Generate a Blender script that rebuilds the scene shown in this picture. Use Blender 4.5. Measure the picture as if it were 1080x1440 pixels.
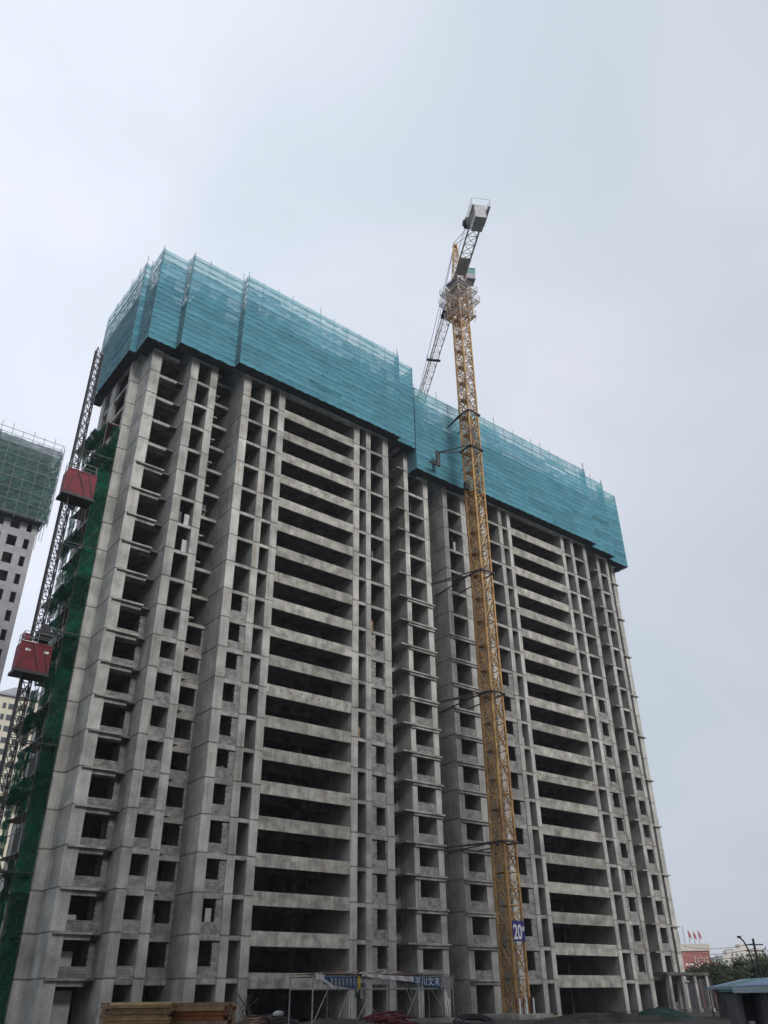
import bpy, math, random
from mathutils import Vector, Matrix
random.seed(7)
S = bpy.context.scene
COL = S.collection
for o in list(bpy.data.objects):
    bpy.data.objects.remove(o)

# ------------------------------------------------------------------ camera
EYE = 1.6
R2 = Vector((0.78652692, -0.61745268, -0.01129592))
U2 = Vector((-0.31065442, -0.41139564, 0.85688241))
FW = Vector((0.53373143, 0.67045195, 0.51538815))
FPX = 1140.0
cam_d = bpy.data.cameras.new('camera')
cam = bpy.data.objects.new('camera', cam_d)
COL.objects.link(cam)
m = Matrix.Identity(4)
for i in range(3):
    m[i][0] = R2[i]; m[i][1] = U2[i]; m[i][2] = -FW[i]
m[2][3] = EYE
cam.matrix_world = m
cam_d.sensor_fit = 'VERTICAL'
cam_d.sensor_height = 36.0
cam_d.lens = FPX / 1440.0 * 36.0
cam_d.clip_start = 0.1
cam_d.clip_end = 6000
S.camera = cam


def ray(x, y):
    return FW + R2 * ((x - 540) / FPX) - U2 * ((y - 720) / FPX)


def at(x, y, t):
    p = ray(x, y) * t
    return Vector((p.x, p.y, p.z + EYE))


# ------------------------------------------------------------------ sky and sun (overcast)
SUN_EL, SUN_ROT = math.radians(32), math.radians(182)
w = bpy.data.worlds.new('World'); S.world = w; w.use_nodes = True
nt = w.node_tree; nt.nodes.clear()
N, L = nt.nodes.new, nt.links.new
out = N('ShaderNodeOutputWorld'); bg = N('ShaderNodeBackground')
bg.inputs['Strength'].default_value = 0.1
sky = N('ShaderNodeTexSky'); sky.sky_type = 'NISHITA'; sky.sun_disc = False
sky.sun_elevation = SUN_EL; sky.sun_rotation = SUN_ROT
sky.air_density = 1.0; sky.dust_density = 3.0
tc = N('ShaderNodeTexCoord')
mp = N('ShaderNodeMapping'); mp.inputs['Location'].default_value = (0.35, 0.1, 0.55)
mp.inputs['Scale'].default_value = (1.0, 1.0, 1.5)
nz = N('ShaderNodeTexNoise'); nz.inputs['Scale'].default_value = 2.3
nz.inputs['Detail'].default_value = 4.0; nz.inputs['Roughness'].default_value = 0.42
nz.inputs['Distortion'].default_value = 0.5
cr = N('ShaderNodeValToRGB')
cr.color_ramp.elements[0].position = 0.36; cr.color_ramp.elements[0].color = (4.0, 4.5, 5.0, 1)
cr.color_ramp.elements[1].position = 0.64; cr.color_ramp.elements[1].color = (4.9, 5.08, 5.7, 1)
# the overcast is thinner and brighter towards one side of the sky
gd = N('ShaderNodeVectorMath'); gd.operation = 'DOT_PRODUCT'; gd.inputs[1].default_value = (-0.62, 0.62, 0.48)
gm = N('ShaderNodeMapRange'); gm.inputs['From Min'].default_value = -0.6; gm.inputs['From Max'].default_value = 0.9
gm.inputs['To Min'].default_value = 0.60; gm.inputs['To Max'].default_value = 1.13
gs = N('ShaderNodeVectorMath'); gs.operation = 'SCALE'
L(tc.outputs['Generated'], gd.inputs[0]); L(gd.outputs['Value'], gm.inputs['Value']); L(gm.outputs[0], gs.inputs['Scale'])
mx = N('ShaderNodeMixRGB'); mx.inputs['Fac'].default_value = 0.93
L(tc.outputs['Generated'], mp.inputs['Vector']); L(mp.outputs[0], nz.inputs['Vector'])
L(nz.outputs['Fac'], cr.inputs['Fac']); L(sky.outputs[0], mx.inputs['Color1'])
L(cr.outputs[0], gs.inputs[0]); L(gs.outputs[0], mx.inputs['Color2']); L(mx.outputs[0], bg.inputs['Color']); L(bg.outputs[0], out.inputs[0])

sd = bpy.data.lights.new('sun', 'SUN'); sd.energy = 1.5; sd.angle = math.radians(24); sd.color = (1.0, 0.97, 0.93)
so = bpy.data.objects.new('sun', sd); COL.objects.link(so)
d = Vector((math.sin(SUN_ROT) * math.cos(SUN_EL), math.cos(SUN_ROT) * math.cos(SUN_EL), math.sin(SUN_EL)))
so.rotation_euler = d.to_track_quat('Z', 'Y').to_euler(); so.location = (0, 0, 200)

S.view_settings.view_transform = 'Standard'; S.view_settings.look = 'None'
S.view_settings.exposure = 0.84; S.view_settings.gamma = 1.0; S.view_settings.use_curve_mapping = False
S.render.engine = 'CYCLES'
S.cycles.max_bounces = 6; S.cycles.diffuse_bounces = 4; S.cycles.transparent_max_bounces = 16


# ------------------------------------------------------------------ materials
def mat(name, col, rough=0.8, var=0.15, scale=3.0, metal=0.0, col2=None, bump=0.0, spec=0.3):
    """noise-mottled principled material in world space"""
    M = bpy.data.materials.new(name); M.use_nodes = True
    t = M.node_tree; b = t.nodes['Principled BSDF']
    b.inputs['Roughness'].default_value = rough; b.inputs['Metallic'].default_value = metal
    b.inputs['Specular IOR Level'].default_value = spec
    g = t.nodes.new('ShaderNodeNewGeometry')
    n = t.nodes.new('ShaderNodeTexNoise'); n.inputs['Scale'].default_value = scale
    n.inputs['Detail'].default_value = 5; n.inputs['Roughness'].default_value = 0.65
    r = t.nodes.new('ShaderNodeValToRGB')
    r.color_ramp.elements[0].position = 0.3; r.color_ramp.elements[1].position = 0.72
    c2 = col2 or tuple(c * (1 - 2 * var) for c in col)
    r.color_ramp.elements[0].color = (*c2, 1)
    r.color_ramp.elements[1].color = (*[min(1, c * (1 + var)) for c in col], 1)
    t.links.new(g.outputs['Position'], n.inputs['Vector']); t.links.new(n.outputs['Fac'], r.inputs['Fac'])
    t.links.new(r.outputs[0], b.inputs['Base Color'])
    if bump:
        bp = t.nodes.new('ShaderNodeBump'); bp.inputs['Strength'].default_value = bump
        bp.inputs['Distance'].default_value = 0.05
        t.links.new(n.outputs['Fac'], bp.inputs['Height']); t.links.new(bp.outputs[0], b.inputs['Normal'])
    return M


def concrete(name, base, warm, joint=True, seam=False):
    M = bpy.data.materials.new(name); M.use_nodes = True
    t = M.node_tree; b = t.nodes['Principled BSDF']; N = t.nodes.new; Lk = t.links.new
    b.inputs['Roughness'].default_value = 0.92; b.inputs['Specular IOR Level'].default_value = 0.15
    g = N('ShaderNodeNewGeometry')
    oi = N('ShaderNodeObjectInfo')
    # broad mottling
    n1 = N('ShaderNodeTexNoise'); n1.inputs['Scale'].default_value = 0.5 if joint else 0.9; n1.inputs['Detail'].default_value = 6
    n1.inputs['Roughness'].default_value = 0.6
    Lk(g.outputs['Position'], n1.inputs['Vector'])
    r1 = N('ShaderNodeValToRGB')
    r1.color_ramp.elements[0].position = 0.33; r1.color_ramp.elements[0].color = (*[c * (0.62 if joint else 0.48) for c in base], 1)
    r1.color_ramp.elements[1].position = 0.68; r1.color_ramp.elements[1].color = (*warm, 1)
    Lk(n1.outputs['Fac'], r1.inputs['Fac'])
    # vertical rain streaks
    mp = N('ShaderNodeMapping'); mp.inputs['Scale'].default_value = (5.5, 5.5, 0.28)
    Lk(g.outputs['Position'], mp.inputs['Vector'])
    n2 = N('ShaderNodeTexNoise'); n2.inputs['Scale'].default_value = 1.0; n2.inputs['Detail'].default_value = 4
    n2.inputs['Roughness'].default_value = 0.6
    Lk(mp.outputs[0], n2.inputs['Vector'])
    r2 = N('ShaderNodeValToRGB')
    r2.color_ramp.elements[0].position = 0.28; r2.color_ramp.elements[0].color = (0.68, 0.68, 0.69, 1)
    r2.color_ramp.elements[1].position = 0.58; r2.color_ramp.elements[1].color = (1, 1, 1, 1)
    Lk(n2.outputs['Fac'], r2.inputs['Fac'])
    mu = N('ShaderNodeMixRGB'); mu.blend_type = 'MULTIPLY'; mu.inputs['Fac'].default_value = 0.75
    Lk(r1.outputs[0], mu.inputs['Color1']); Lk(r2.outputs[0], mu.inputs['Color2'])
    # fine grain
    n3 = N('ShaderNodeTexNoise'); n3.inputs['Scale'].default_value = 9; n3.inputs['Detail'].default_value = 5
    Lk(g.outputs['Position'], n3.inputs['Vector'])
    r3 = N('ShaderNodeValToRGB')
    r3.color_ramp.elements[0].position = 0.3; r3.color_ramp.elements[0].color = (0.8, 0.8, 0.8, 1)
    r3.color_ramp.elements[1].position = 0.62; r3.color_ramp.elements[1].color = (1.05, 1.05, 1.05, 1)
    Lk(n3.outputs['Fac'], r3.inputs['Fac'])
    m3 = N('ShaderNodeMixRGB'); m3.blend_type = 'MULTIPLY'; m3.inputs['Fac'].default_value = 0.7
    Lk(mu.outputs[0], m3.inputs['Color1']); Lk(r3.outputs[0], m3.inputs['Color2'])
    # piece to piece variation
    mr = N('ShaderNodeMapRange'); mr.inputs['To Min'].default_value = 0.84; mr.inputs['To Max'].default_value = 1.12
    Lk(oi.outputs['Random'], mr.inputs['Value'])
    m4 = N('ShaderNodeVectorMath'); m4.operation = 'SCALE'
    Lk(m3.outputs[0], m4.inputs[0]); Lk(mr.outputs[0], m4.inputs['Scale'])
    last = m4.outputs[0]
    sep = N('ShaderNodeSeparateXYZ'); Lk(g.outputs['Position'], sep.inputs[0])
    # shutter panels and lifts differ a little in tone
    def fl(src, k, off):
        a = N('ShaderNodeMath'); a.operation = 'MULTIPLY_ADD'; a.inputs[1].default_value = k; a.inputs[2].default_value = off
        b_ = N('ShaderNodeMath'); b_.operation = 'FLOOR'
        Lk(src, a.inputs[0]); Lk(a.outputs[0], b_.inputs[0]); return b_.outputs[0]
    xy = N('ShaderNodeMath'); xy.operation = 'ADD'; Lk(sep.outputs['X'], xy.inputs[0]); Lk(sep.outputs['Y'], xy.inputs[1])
    cx = N('ShaderNodeCombineXYZ'); Lk(fl(xy.outputs[0], 0.83, 0.1), cx.inputs['X']); Lk(fl(sep.outputs['Z'], 1 / 2.9, 10 - 3.11 / 2.9 + 0.02), cx.inputs['Y'])
    wn = N('ShaderNodeTexWhiteNoise'); wn.noise_dimensions = '2D'; Lk(cx.outputs[0], wn.inputs['Vector'])
    wr = N('ShaderNodeMapRange'); wr.inputs['To Min'].default_value = 0.87; wr.inputs['To Max'].default_value = 1.1
    Lk(wn.outputs['Value'], wr.inputs['Value'])
    w2 = N('ShaderNodeVectorMath'); w2.operation = 'SCALE'; Lk(last, w2.inputs[0]); Lk(wr.outputs[0], w2.inputs['Scale'])
    mpr = N('ShaderNodeMapping'); mpr.inputs['Scale'].default_value = (2.3, 2.3, 0.16); mpr.inputs['Location'].default_value = (7, 3, 1)
    Lk(g.outputs['Position'], mpr.inputs['Vector'])
    nr = N('ShaderNodeTexNoise'); nr.inputs['Scale'].default_value = 1.0; nr.inputs['Detail'].default_value = 5; Lk(mpr.outputs[0], nr.inputs['Vector'])
    rr_ = N('ShaderNodeMapRange'); rr_.inputs['From Min'].default_value = 0.58; rr_.inputs['From Max'].default_value = 0.74
    rr_.inputs['To Min'].default_value = 0.0; rr_.inputs['To Max'].default_value = 0.5
    Lk(nr.outputs['Fac'], rr_.inputs['Value'])
    mru = N('ShaderNodeMixRGB'); mru.inputs['Color2'].default_value = (0.19, 0.145, 0.11, 1)
    Lk(rr_.outputs[0], mru.inputs['Fac']); Lk(w2.outputs[0], mru.inputs['Color1']); last = mru.outputs[0]
    if joint:   # grout leaks at the pour joint of each storey
        ad = N('ShaderNodeMath'); ad.operation = 'ADD'; ad.inputs[1].default_value = -3.11 + 1.45 + 29
        Lk(sep.outputs['Z'], ad.inputs[0])
        n4 = N('ShaderNodeTexNoise'); n4.inputs['Scale'].default_value = 2.2; n4.inputs['Detail'].default_value = 3
        Lk(g.outputs['Position'], n4.inputs['Vector'])
        a2 = N('ShaderNodeMath'); a2.operation = 'MULTIPLY_ADD'; a2.inputs[1].default_value = 0.22; 
        Lk(n4.outputs['Fac'], a2.inputs[0]); Lk(ad.outputs[0], a2.inputs[2])
        md = N('ShaderNodeMath'); md.operation = 'MODULO'; md.inputs[1].default_value = 2.9
        Lk(a2.outputs[0], md.inputs[0])
        sb = N('ShaderNodeMath'); sb.operation = 'SUBTRACT'; sb.inputs[1].default_value = 1.56
        Lk(md.outputs[0], sb.inputs[0])
        ab = N('ShaderNodeMath'); ab.operation = 'ABSOLUTE'; Lk(sb.outputs[0], ab.inputs[0])
        m5 = N('ShaderNodeMapRange'); m5.inputs['From Min'].default_value = 0.02; m5.inputs['From Max'].default_value = 0.09
        m5.inputs['To Min'].default_value = 0.5; m5.inputs['To Max'].default_value = 1.0
        Lk(ab.outputs[0], m5.inputs['Value'])
        m6 = N('ShaderNodeVectorMath'); m6.operation = 'SCALE'
        Lk(last, m6.inputs[0]); Lk(m5.outputs[0], m6.inputs['Scale']); last = m6.outputs[0]
    if seam:    # shutter seams along the parapets
        md = N('ShaderNodeMath'); md.operation = 'PINGPONG'; md.inputs[1].default_value = 0.915
        a3 = N('ShaderNodeMath'); a3.operation = 'ADD'; a3.inputs[1].default_value = 0.0
        Lk(sep.outputs['X'], a3.inputs[0])
        mo = N('ShaderNodeMath'); mo.operation = 'MULTIPLY'; mo.inputs[1].default_value = 3.7
        Lk(oi.outputs['Random'], mo.inputs[0]); Lk(mo.outputs[0], a3.inputs[1])
        Lk(a3.outputs[0], md.inputs[0])
        m5 = N('ShaderNodeMapRange'); m5.inputs['From Min'].default_value = 0.01; m5.inputs['From Max'].default_value = 0.05
        m5.inputs['To Min'].default_value = 0.72; m5.inputs['To Max'].default_value = 1.0
        Lk(md.outputs[0], m5.inputs['Value'])
        m6 = N('ShaderNodeVectorMath'); m6.operation = 'SCALE'
        Lk(last, m6.inputs[0]); Lk(m5.outputs[0], m6.inputs['Scale']); last = m6.outputs[0]
    Lk(last, b.inputs['Base Color'])
    bp = N('ShaderNodeBump'); bp.inputs['Strength'].default_value = 0.4; bp.inputs['Distance'].default_value = 0.03
    Lk(n3.outputs['Fac'], bp.inputs['Height']); Lk(bp.outputs[0], b.inputs['Normal'])
    return M


def netting(name, col, dirt, trans=0.28, tvar=0.25, scale=0.35, vr=(0.86, 1.12)):
    """woven mesh: part see-through, part diffuse, part light let through"""
    M = bpy.data.materials.new(name); M.use_nodes = True
    t = M.node_tree; t.nodes.clear(); N = t.nodes.new; Lk = t.links.new
    o = N('ShaderNodeOutputMaterial'); g = N('ShaderNodeNewGeometry'); oi = N('ShaderNodeObjectInfo')
    n = N('ShaderNodeTexNoise'); n.inputs['Scale'].default_value = scale; n.inputs['Detail'].default_value = 6
    n.inputs['Roughness'].default_value = 0.65
    Lk(g.outputs['Position'], n.inputs['Vector'])
    r = N('ShaderNodeValToRGB')
    r.color_ramp.elements[0].position = 0.3; r.color_ramp.elements[0].color = (*dirt, 1)
    r.color_ramp.elements[1].position = 0.65; r.color_ramp.elements[1].color = (*col, 1)
    Lk(n.outputs['Fac'], r.inputs['Fac'])
    mr = N('ShaderNodeMapRange'); mr.inputs['To Min'].default_value = vr[0]; mr.inputs['To Max'].default_value = vr[1]
    Lk(oi.outputs['Random'], mr.inputs['Value'])
    sc = N('ShaderNodeVectorMath'); sc.operation = 'SCALE'
    Lk(r.outputs[0], sc.inputs[0]); Lk(mr.outputs[0], sc.inputs['Scale'])
    df = N('ShaderNodeBsdfDiffuse'); tl = N('ShaderNodeBsdfTranslucent'); tr = N('ShaderNodeBsdfTransparent')
    Lk(sc.outputs[0], df.inputs['Color']); Lk(sc.outputs[0], tl.inputs['Color'])
    m1 = N('ShaderNodeMixShader'); m1.inputs['Fac'].default_value = 0.4
    Lk(df.outputs[0], m1.inputs[1]); Lk(tl.outputs[0], m1.inputs[2])
    n2 = N('ShaderNodeTexNoise'); n2.inputs['Scale'].default_value = 0.8; n2.inputs['Detail'].default_value = 4
    mp = N('ShaderNodeMapping'); mp.inputs['Scale'].default_value = (0.6, 0.6, 1.8)
    Lk(g.outputs['Position'], mp.inputs['Vector']); Lk(mp.outputs[0], n2.inputs['Vector'])
    m2r = N('ShaderNodeMapRange'); m2r.inputs['From Min'].default_value = 0.42; m2r.inputs['From Max'].default_value = 0.75
    m2r.inputs['To Min'].default_value = trans; m2r.inputs['To Max'].default_value = trans + tvar
    Lk(n2.outputs['Fac'], m2r.inputs['Value'])
    m2 = N('ShaderNodeMixShader')
    Lk(m2r.outputs[0], m2.inputs['Fac']); Lk(m1.outputs[0], m2.inputs[1]); Lk(tr.outputs[0], m2.inputs[2])
    Lk(m2.outputs[0], o.inputs[0])
    return M


def blockwork(name):
    M = bpy.data.materials.new(name); M.use_nodes = True
    t = M.node_tree; b = t.nodes['Principled BSDF']; N = t.nodes.new; Lk = t.links.new
    b.inputs['Roughness'].default_value = 0.95
    g = N('ShaderNodeNewGeometry'); sp = N('ShaderNodeSeparateXYZ'); cb = N('ShaderNodeCombineXYZ')
    ad = N('ShaderNodeMath'); ad.operation = 'ADD'
    Lk(g.outputs['Position'], sp.inputs[0]); Lk(sp.outputs['X'], ad.inputs[0]); Lk(sp.outputs['Y'], ad.inputs[1])
    Lk(ad.outputs[0], cb.inputs['X']); Lk(sp.outputs['Z'], cb.inputs['Y'])
    br = N('ShaderNodeTexBrick'); br.inputs['Scale'].default_value = 1.0
    br.inputs['Brick Width'].default_value = 0.4; br.inputs['Row Height'].default_value = 0.2
    br.inputs['Mortar Size'].default_value = 0.012
    br.inputs['Color1'].default_value = (0.21, 0.205, 0.20, 1); br.inputs['Color2'].default_value = (0.31, 0.30, 0.285, 1)
    br.inputs['Mortar'].default_value = (0.14, 0.14, 0.138, 1)
    Lk(cb.outputs[0], br.inputs['Vector'])
    n = N('ShaderNodeTexNoise'); n.inputs['Scale'].default_value = 2; n.inputs['Detail'].default_value = 5
    Lk(g.outputs['Position'], n.inputs['Vector'])
    r = N('ShaderNodeValToRGB'); r.color_ramp.elements[0].position = 0.3; r.color_ramp.elements[0].color = (0.55, 0.55, 0.56, 1)
    r.color_ramp.elements[1].position = 0.65; r.color_ramp.elements[1].color = (1.1, 1.1, 1.08, 1)
    Lk(n.outputs['Fac'], r.inputs['Fac'])
    mu = N('ShaderNodeMixRGB'); mu.blend_type = 'MULTIPLY'; mu.inputs['Fac'].default_value = 1
    Lk(br.outputs['Color'], mu.inputs['Color1']); Lk(r.outputs[0], mu.inputs['Color2'])
    Lk(mu.outputs[0], b.inputs['Base Color'])
    return M


M = {}
M['conc'] = concrete('concrete', (0.455, 0.445, 0.42), (0.52, 0.51, 0.48))
M['band'] = concrete('parapet_concrete', (0.41, 0.40, 0.37), (0.50, 0.485, 0.435), joint=False, seam=True)
M['beam'] = concrete('beam_concrete', (0.39, 0.38, 0.365), (0.45, 0.435, 0.41), joint=False)
M['inner'] = concrete('interior_shade_concrete', (0.16, 0.156, 0.152), (0.19, 0.186, 0.18), joint=False)  # darker concrete: the shade inside the openings is put into the colour
M['block'] = blockwork('blockwork')
M['net'] = netting('teal_netting', (0.155, 0.40, 0.50), (0.12, 0.315, 0.405), 0.04, 0.2)
M['netlit'] = netting('side_lit_teal_netting', (0.27, 0.45, 0.51), (0.18, 0.35, 0.42), 0.06, 0.25)  # paler teal for left-facing sheets: brighter side light painted into the colour
M['netthin'] = netting('thin_teal_netting', (0.16, 0.43, 0.50), (0.12, 0.36, 0.43), 0.3, 0.35)
M['hem'] = mat('net_hem', (0.085, 0.29, 0.36), 0.9, 0.1)
M['green'] = netting('green_netting', (0.007, 0.085, 0.048), (0.012, 0.035, 0.026), 0.1, 0.35, 0.8, (0.55, 1.6))
M['oldnet'] = netting('faded_green_netting', (0.075, 0.15, 0.14), (0.05, 0.10, 0.095), 0.12, 0.25, 0.5)
M['deck'] = mat('screen_deck', (0.035, 0.045, 0.06), 0.9, 0.25, 2)
M['pole'] = mat('scaffold_steel', (0.16, 0.17, 0.18), 0.6, 0.2, 6, metal=0.3)
M['yellow'] = mat('crane_yellow', (0.47, 0.30, 0.115), 0.6, 0.25, 0.8, col2=(0.21, 0.10, 0.045))
M['grey'] = mat('crane_grey', (0.56, 0.54, 0.53), 0.6, 0.15, 2)
M['dgrey'] = mat('dark_steel', (0.028, 0.028, 0.032), 0.6, 0.2, 3)
M['cw'] = mat('counterweight_concrete', (0.46, 0.45, 0.46), 0.9, 0.12, 2)
M['tie'] = mat('tie_steel', (0.055, 0.05, 0.055), 0.7, 0.2, 4)
M['cabgreen'] = mat('cab_green', (0.06, 0.22, 0.19), 0.5, 0.1, 2)
M['cabgrey'] = mat('cab_panel', (0.28, 0.26, 0.30), 0.5, 0.1, 2)
M['glass'] = mat('dark_glass', (0.03, 0.04, 0.05), 0.15, 0.1, 2, spec=0.6)
M['blue'] = mat('sign_blue', (0.035, 0.03, 0.16), 0.5, 0.08, 3)
M['white'] = mat('white_paint', (0.75, 0.75, 0.76), 0.6, 0.05, 3)
M['red'] = mat('hoist_red', (0.165, 0.010, 0.022), 0.6, 0.2, 1.5, col2=(0.08, 0.006, 0.011))
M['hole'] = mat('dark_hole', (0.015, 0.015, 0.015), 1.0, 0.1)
M['soil'] = mat('site_soil', (0.07, 0.064, 0.056), 0.95, 0.3, 0.8, bump=0.6)
M['wood'] = mat('formwork_timber', (0.42, 0.27, 0.13), 0.8, 0.25, 3.5)
M['wood2'] = mat('weathered_timber', (0.30, 0.20, 0.13), 0.85, 0.3, 5)
M['ply'] = mat('plywood_red', (0.25, 0.09, 0.035), 0.7, 0.2, 3)
M['woodlight'] = mat('fresh_timber', (0.60, 0.44, 0.24), 0.8, 0.15, 3)
M['beige'] = mat('beige_render', (0.50, 0.47, 0.38), 0.9, 0.07, 0.15)
M['roofgrey'] = mat('roof_tile_grey', (0.24, 0.24, 0.27), 0.85, 0.1, 0.5)
M['towerwall'] = mat('tower_concrete', (0.30, 0.295, 0.31), 0.9, 0.15, 0.6)
M['redwall'] = mat('red_cladding', (0.31, 0.12, 0.11), 0.7, 0.12, 0.8)
M['flag'] = mat('flag_red', (0.42, 0.10, 0.11), 0.8, 0.1)
M['cream'] = mat('cream_render', (0.50, 0.47, 0.42), 0.9, 0.06, 0.2)
M['roofblue'] = mat('blue_roof_sheet', (0.12, 0.21, 0.36), 0.5, 0.15, 1)
M['rooflight'] = mat('pale_roof_edge', (0.42, 0.50, 0.55), 0.6, 0.1, 1)
M['shedwall'] = mat('shed_wall', (0.10, 0.10, 0.11), 0.9, 0.2, 1)
M['teal'] = mat('teal_sheet', (0.07, 0.20, 0.20), 0.6, 0.2, 1)
M['bark'] = mat('bark', (0.07, 0.055, 0.04), 0.95, 0.2, 8)
M['leaf'] = mat('leaf', (0.04, 0.055, 0.028), 0.8, 0.3, 1.5)
M['leaf2'] = mat('pale_leaf', (0.075, 0.09, 0.05), 0.8, 0.3, 1.5)
M['tarp'] = mat('green_tarpaulin', (0.014, 0.05, 0.04), 0.7, 0.3, 1.5)
M['whitetarp'] = mat('white_tarpaulin', (0.50, 0.50, 0.50), 0.7, 0.15, 1.5)
M['banner'] = mat('banner_blue', (0.03, 0.08, 0.20), 0.6, 0.25, 1.5)
M['bannerpale'] = mat('banner_pale', (0.26, 0.25, 0.26), 0.7, 0.2, 2)
M['hose'] = mat('black_hose', (0.02, 0.02, 0.022), 0.5, 0.2, 5)
M['redpipe'] = mat('red_pipe', (0.11, 0.016, 0.022), 0.6, 0.3, 4)
M['rebar'] = mat('rusty_rebar', (0.10, 0.07, 0.055), 0.8, 0.3, 6)
M['paint_pipe'] = mat('pale_painted_pipe', (0.36, 0.36, 0.35), 0.6, 0.3, 4)
M['hazard'] = mat('hazard_yellow', (0.40, 0.30, 0.04), 0.7, 0.2, 5)


# ------------------------------------------------------------------ mesh helpers
class MB:
    def __init__(s):
        s.v = []; s.f = []; s.mi = []

    def box(s, x0, x1, y0, y1, z0, z1, mi=0):
        b = len(s.v)
        s.v += [(x0, y0, z0), (x1, y0, z0), (x1, y1, z0), (x0, y1, z0), (x0, y0, z1), (x1, y0, z1), (x1, y1, z1), (x0, y1, z1)]
        s.f += [tuple(b + i for i in q) for q in ((0, 3, 2, 1), (4, 5, 6, 7), (0, 1, 5, 4), (1, 2, 6, 5), (2, 3, 7, 6), (3, 0, 4, 7))]
        s.mi += [mi] * 6
        return s

    def bar(s, p, q, r, mi=0, n=4):
        p = Vector(p); q = Vector(q); d = (q - p)
        if d.length < 1e-6: return s
        d.normalize()
        a = Vector((0, 0, 1)) if abs(d.z) < 0.95 else Vector((1, 0, 0))
        u = d.cross(a).normalized(); v = d.cross(u)
        b = len(s.v)
        off = math.pi / n
        for c in (p, q):
            for i in range(n):
                an = off + 2 * math.pi * i / n
                s.v.append(tuple(c + (u * math.cos(an) + v * math.sin(an)) * r * (1.414 if n == 4 else 1)))
        for i in range(n):
            j = (i + 1) % n
            s.f.append((b + i, b + j, b + n + j, b + n + i)); s.mi.append(mi)
        s.f.append(tuple(b + n - 1 - i for i in range(n))); s.mi.append(mi)
        s.f.append(tuple(b + n + i for i in range(n))); s.mi.append(mi)
        return s

    def tube(s, pts, r, n=6, mi=0):
        for a, c in zip(pts[:-1], pts[1:]):
            s.bar(a, c, r, mi, n)
        return s

    def quad(s, a, b, c, d, mi=0):
        k = len(s.v); s.v += [tuple(a), tuple(b), tuple(c), tuple(d)]; s.f.append((k, k + 1, k + 2, k + 3)); s.mi.append(mi)
        return s

    def mesh(s, name, mats):
        me = bpy.data.meshes.new(name); me.from_pydata(s.v, [], s.f)
        for mm in (mats if isinstance(mats, (list, tuple)) else [mats]):
            me.materials.append(mm)
        if any(s.mi): me.polygons.foreach_set('material_index', s.mi)
        me.update(); return me

    def build(s, name, mats, parent=None, loc=(0, 0, 0), rz=0.0):
        return put(name, s.mesh(name, mats), parent, loc, rz)


def put(name, me, parent=None, loc=(0, 0, 0), rz=0.0):
    o = bpy.data.objects.new(name, me); COL.objects.link(o)
    o.location = loc; o.rotation_euler = (0, 0, rz); o.parent = parent
    return o


def thing(name, label, cat, loc=(0, 0, 0), rz=0.0, group=None):
    o = bpy.data.objects.new(name, None); COL.objects.link(o)
    o.location = loc; o.rotation_euler = (0, 0, rz); o.empty_display_size = 0.5
    return tag(o, label, cat, group)


def tag(o, label, cat, group=None):
    o['label'] = label; o['category'] = cat
    if group: o['group'] = group
    return o


def stru(o): o['kind'] = 'structure'; return o


_cache = {}


def bx(name, x0, x1, y0, y1, z0, z1, m, parent=None):
    """box part in the parent's space; equal sizes share one mesh"""
    k = (name, round(x1 - x0, 3), round(y1 - y0, 3), round(z1 - z0, 3), m)
    if k not in _cache:
        _cache[k] = MB().box(0, x1 - x0, 0, y1 - y0, 0, z1 - z0).mesh(name, M[m])
    return put(name, _cache[k], parent, (x0, y0, z0))


# ------------------------------------------------------------------ ground
g = MB(); g.quad((-890, -890, 0), (2990, -890, 0), (2990, 2990, 0), (-890, 2990, 0))
stru(g.build('ground', M['soil']))

# ------------------------------------------------------------------ the unfinished building
H = 2.9
def LV(n): return 3.11 + H * n          # floor level: n=0 is the first floor above ground
D = 63.23; Y1 = 64.25; Y0 = 65.5
YB = 70.6                                # inner back wall
TOPA, TOPB = LV(23) + 2.2, LV(22) + 1.9
bld = thing('unfinished_building', 'long grey concrete apartment block under construction with open window holes and parapet bands', 'building', (21.3, D, 0))
OFF = Vector((-21.3, -D, 0))


def B(name, x0, x1, y0, y1, z0, z1, m):
    return bx(name, x0 + OFF.x, x1 + OFF.x, y0 + OFF.y, y1 + OFF.y, z0, z1, m, bld)


def pier(x0, x1, y0, y1, top):
    """full-height shear wall with a recessed pour joint at each storey"""
    mb = MB(); z = 0.0; n = 0
    while z < top - 0.01:
        zt = min(LV(n) - 0.05, top)
        j = [random.uniform(-0.008, 0.008) for _ in range(4)]
        mb.box(x0 + j[0], x1 + j[1], y0 + j[2], y1, z, zt)
        if zt < top - 0.01:
            mb.box(x0 + 0.035, x1 - 0.035, y0 + 0.035, y1 - 0.02, zt, zt + 0.08)
            zt += 0.08
        z = zt; n += 1
    mb.v = [(a + OFF.x, b + OFF.y, c) for a, b, c in mb.v]
    mb.build('pier', M['conc'], bld)


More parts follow.
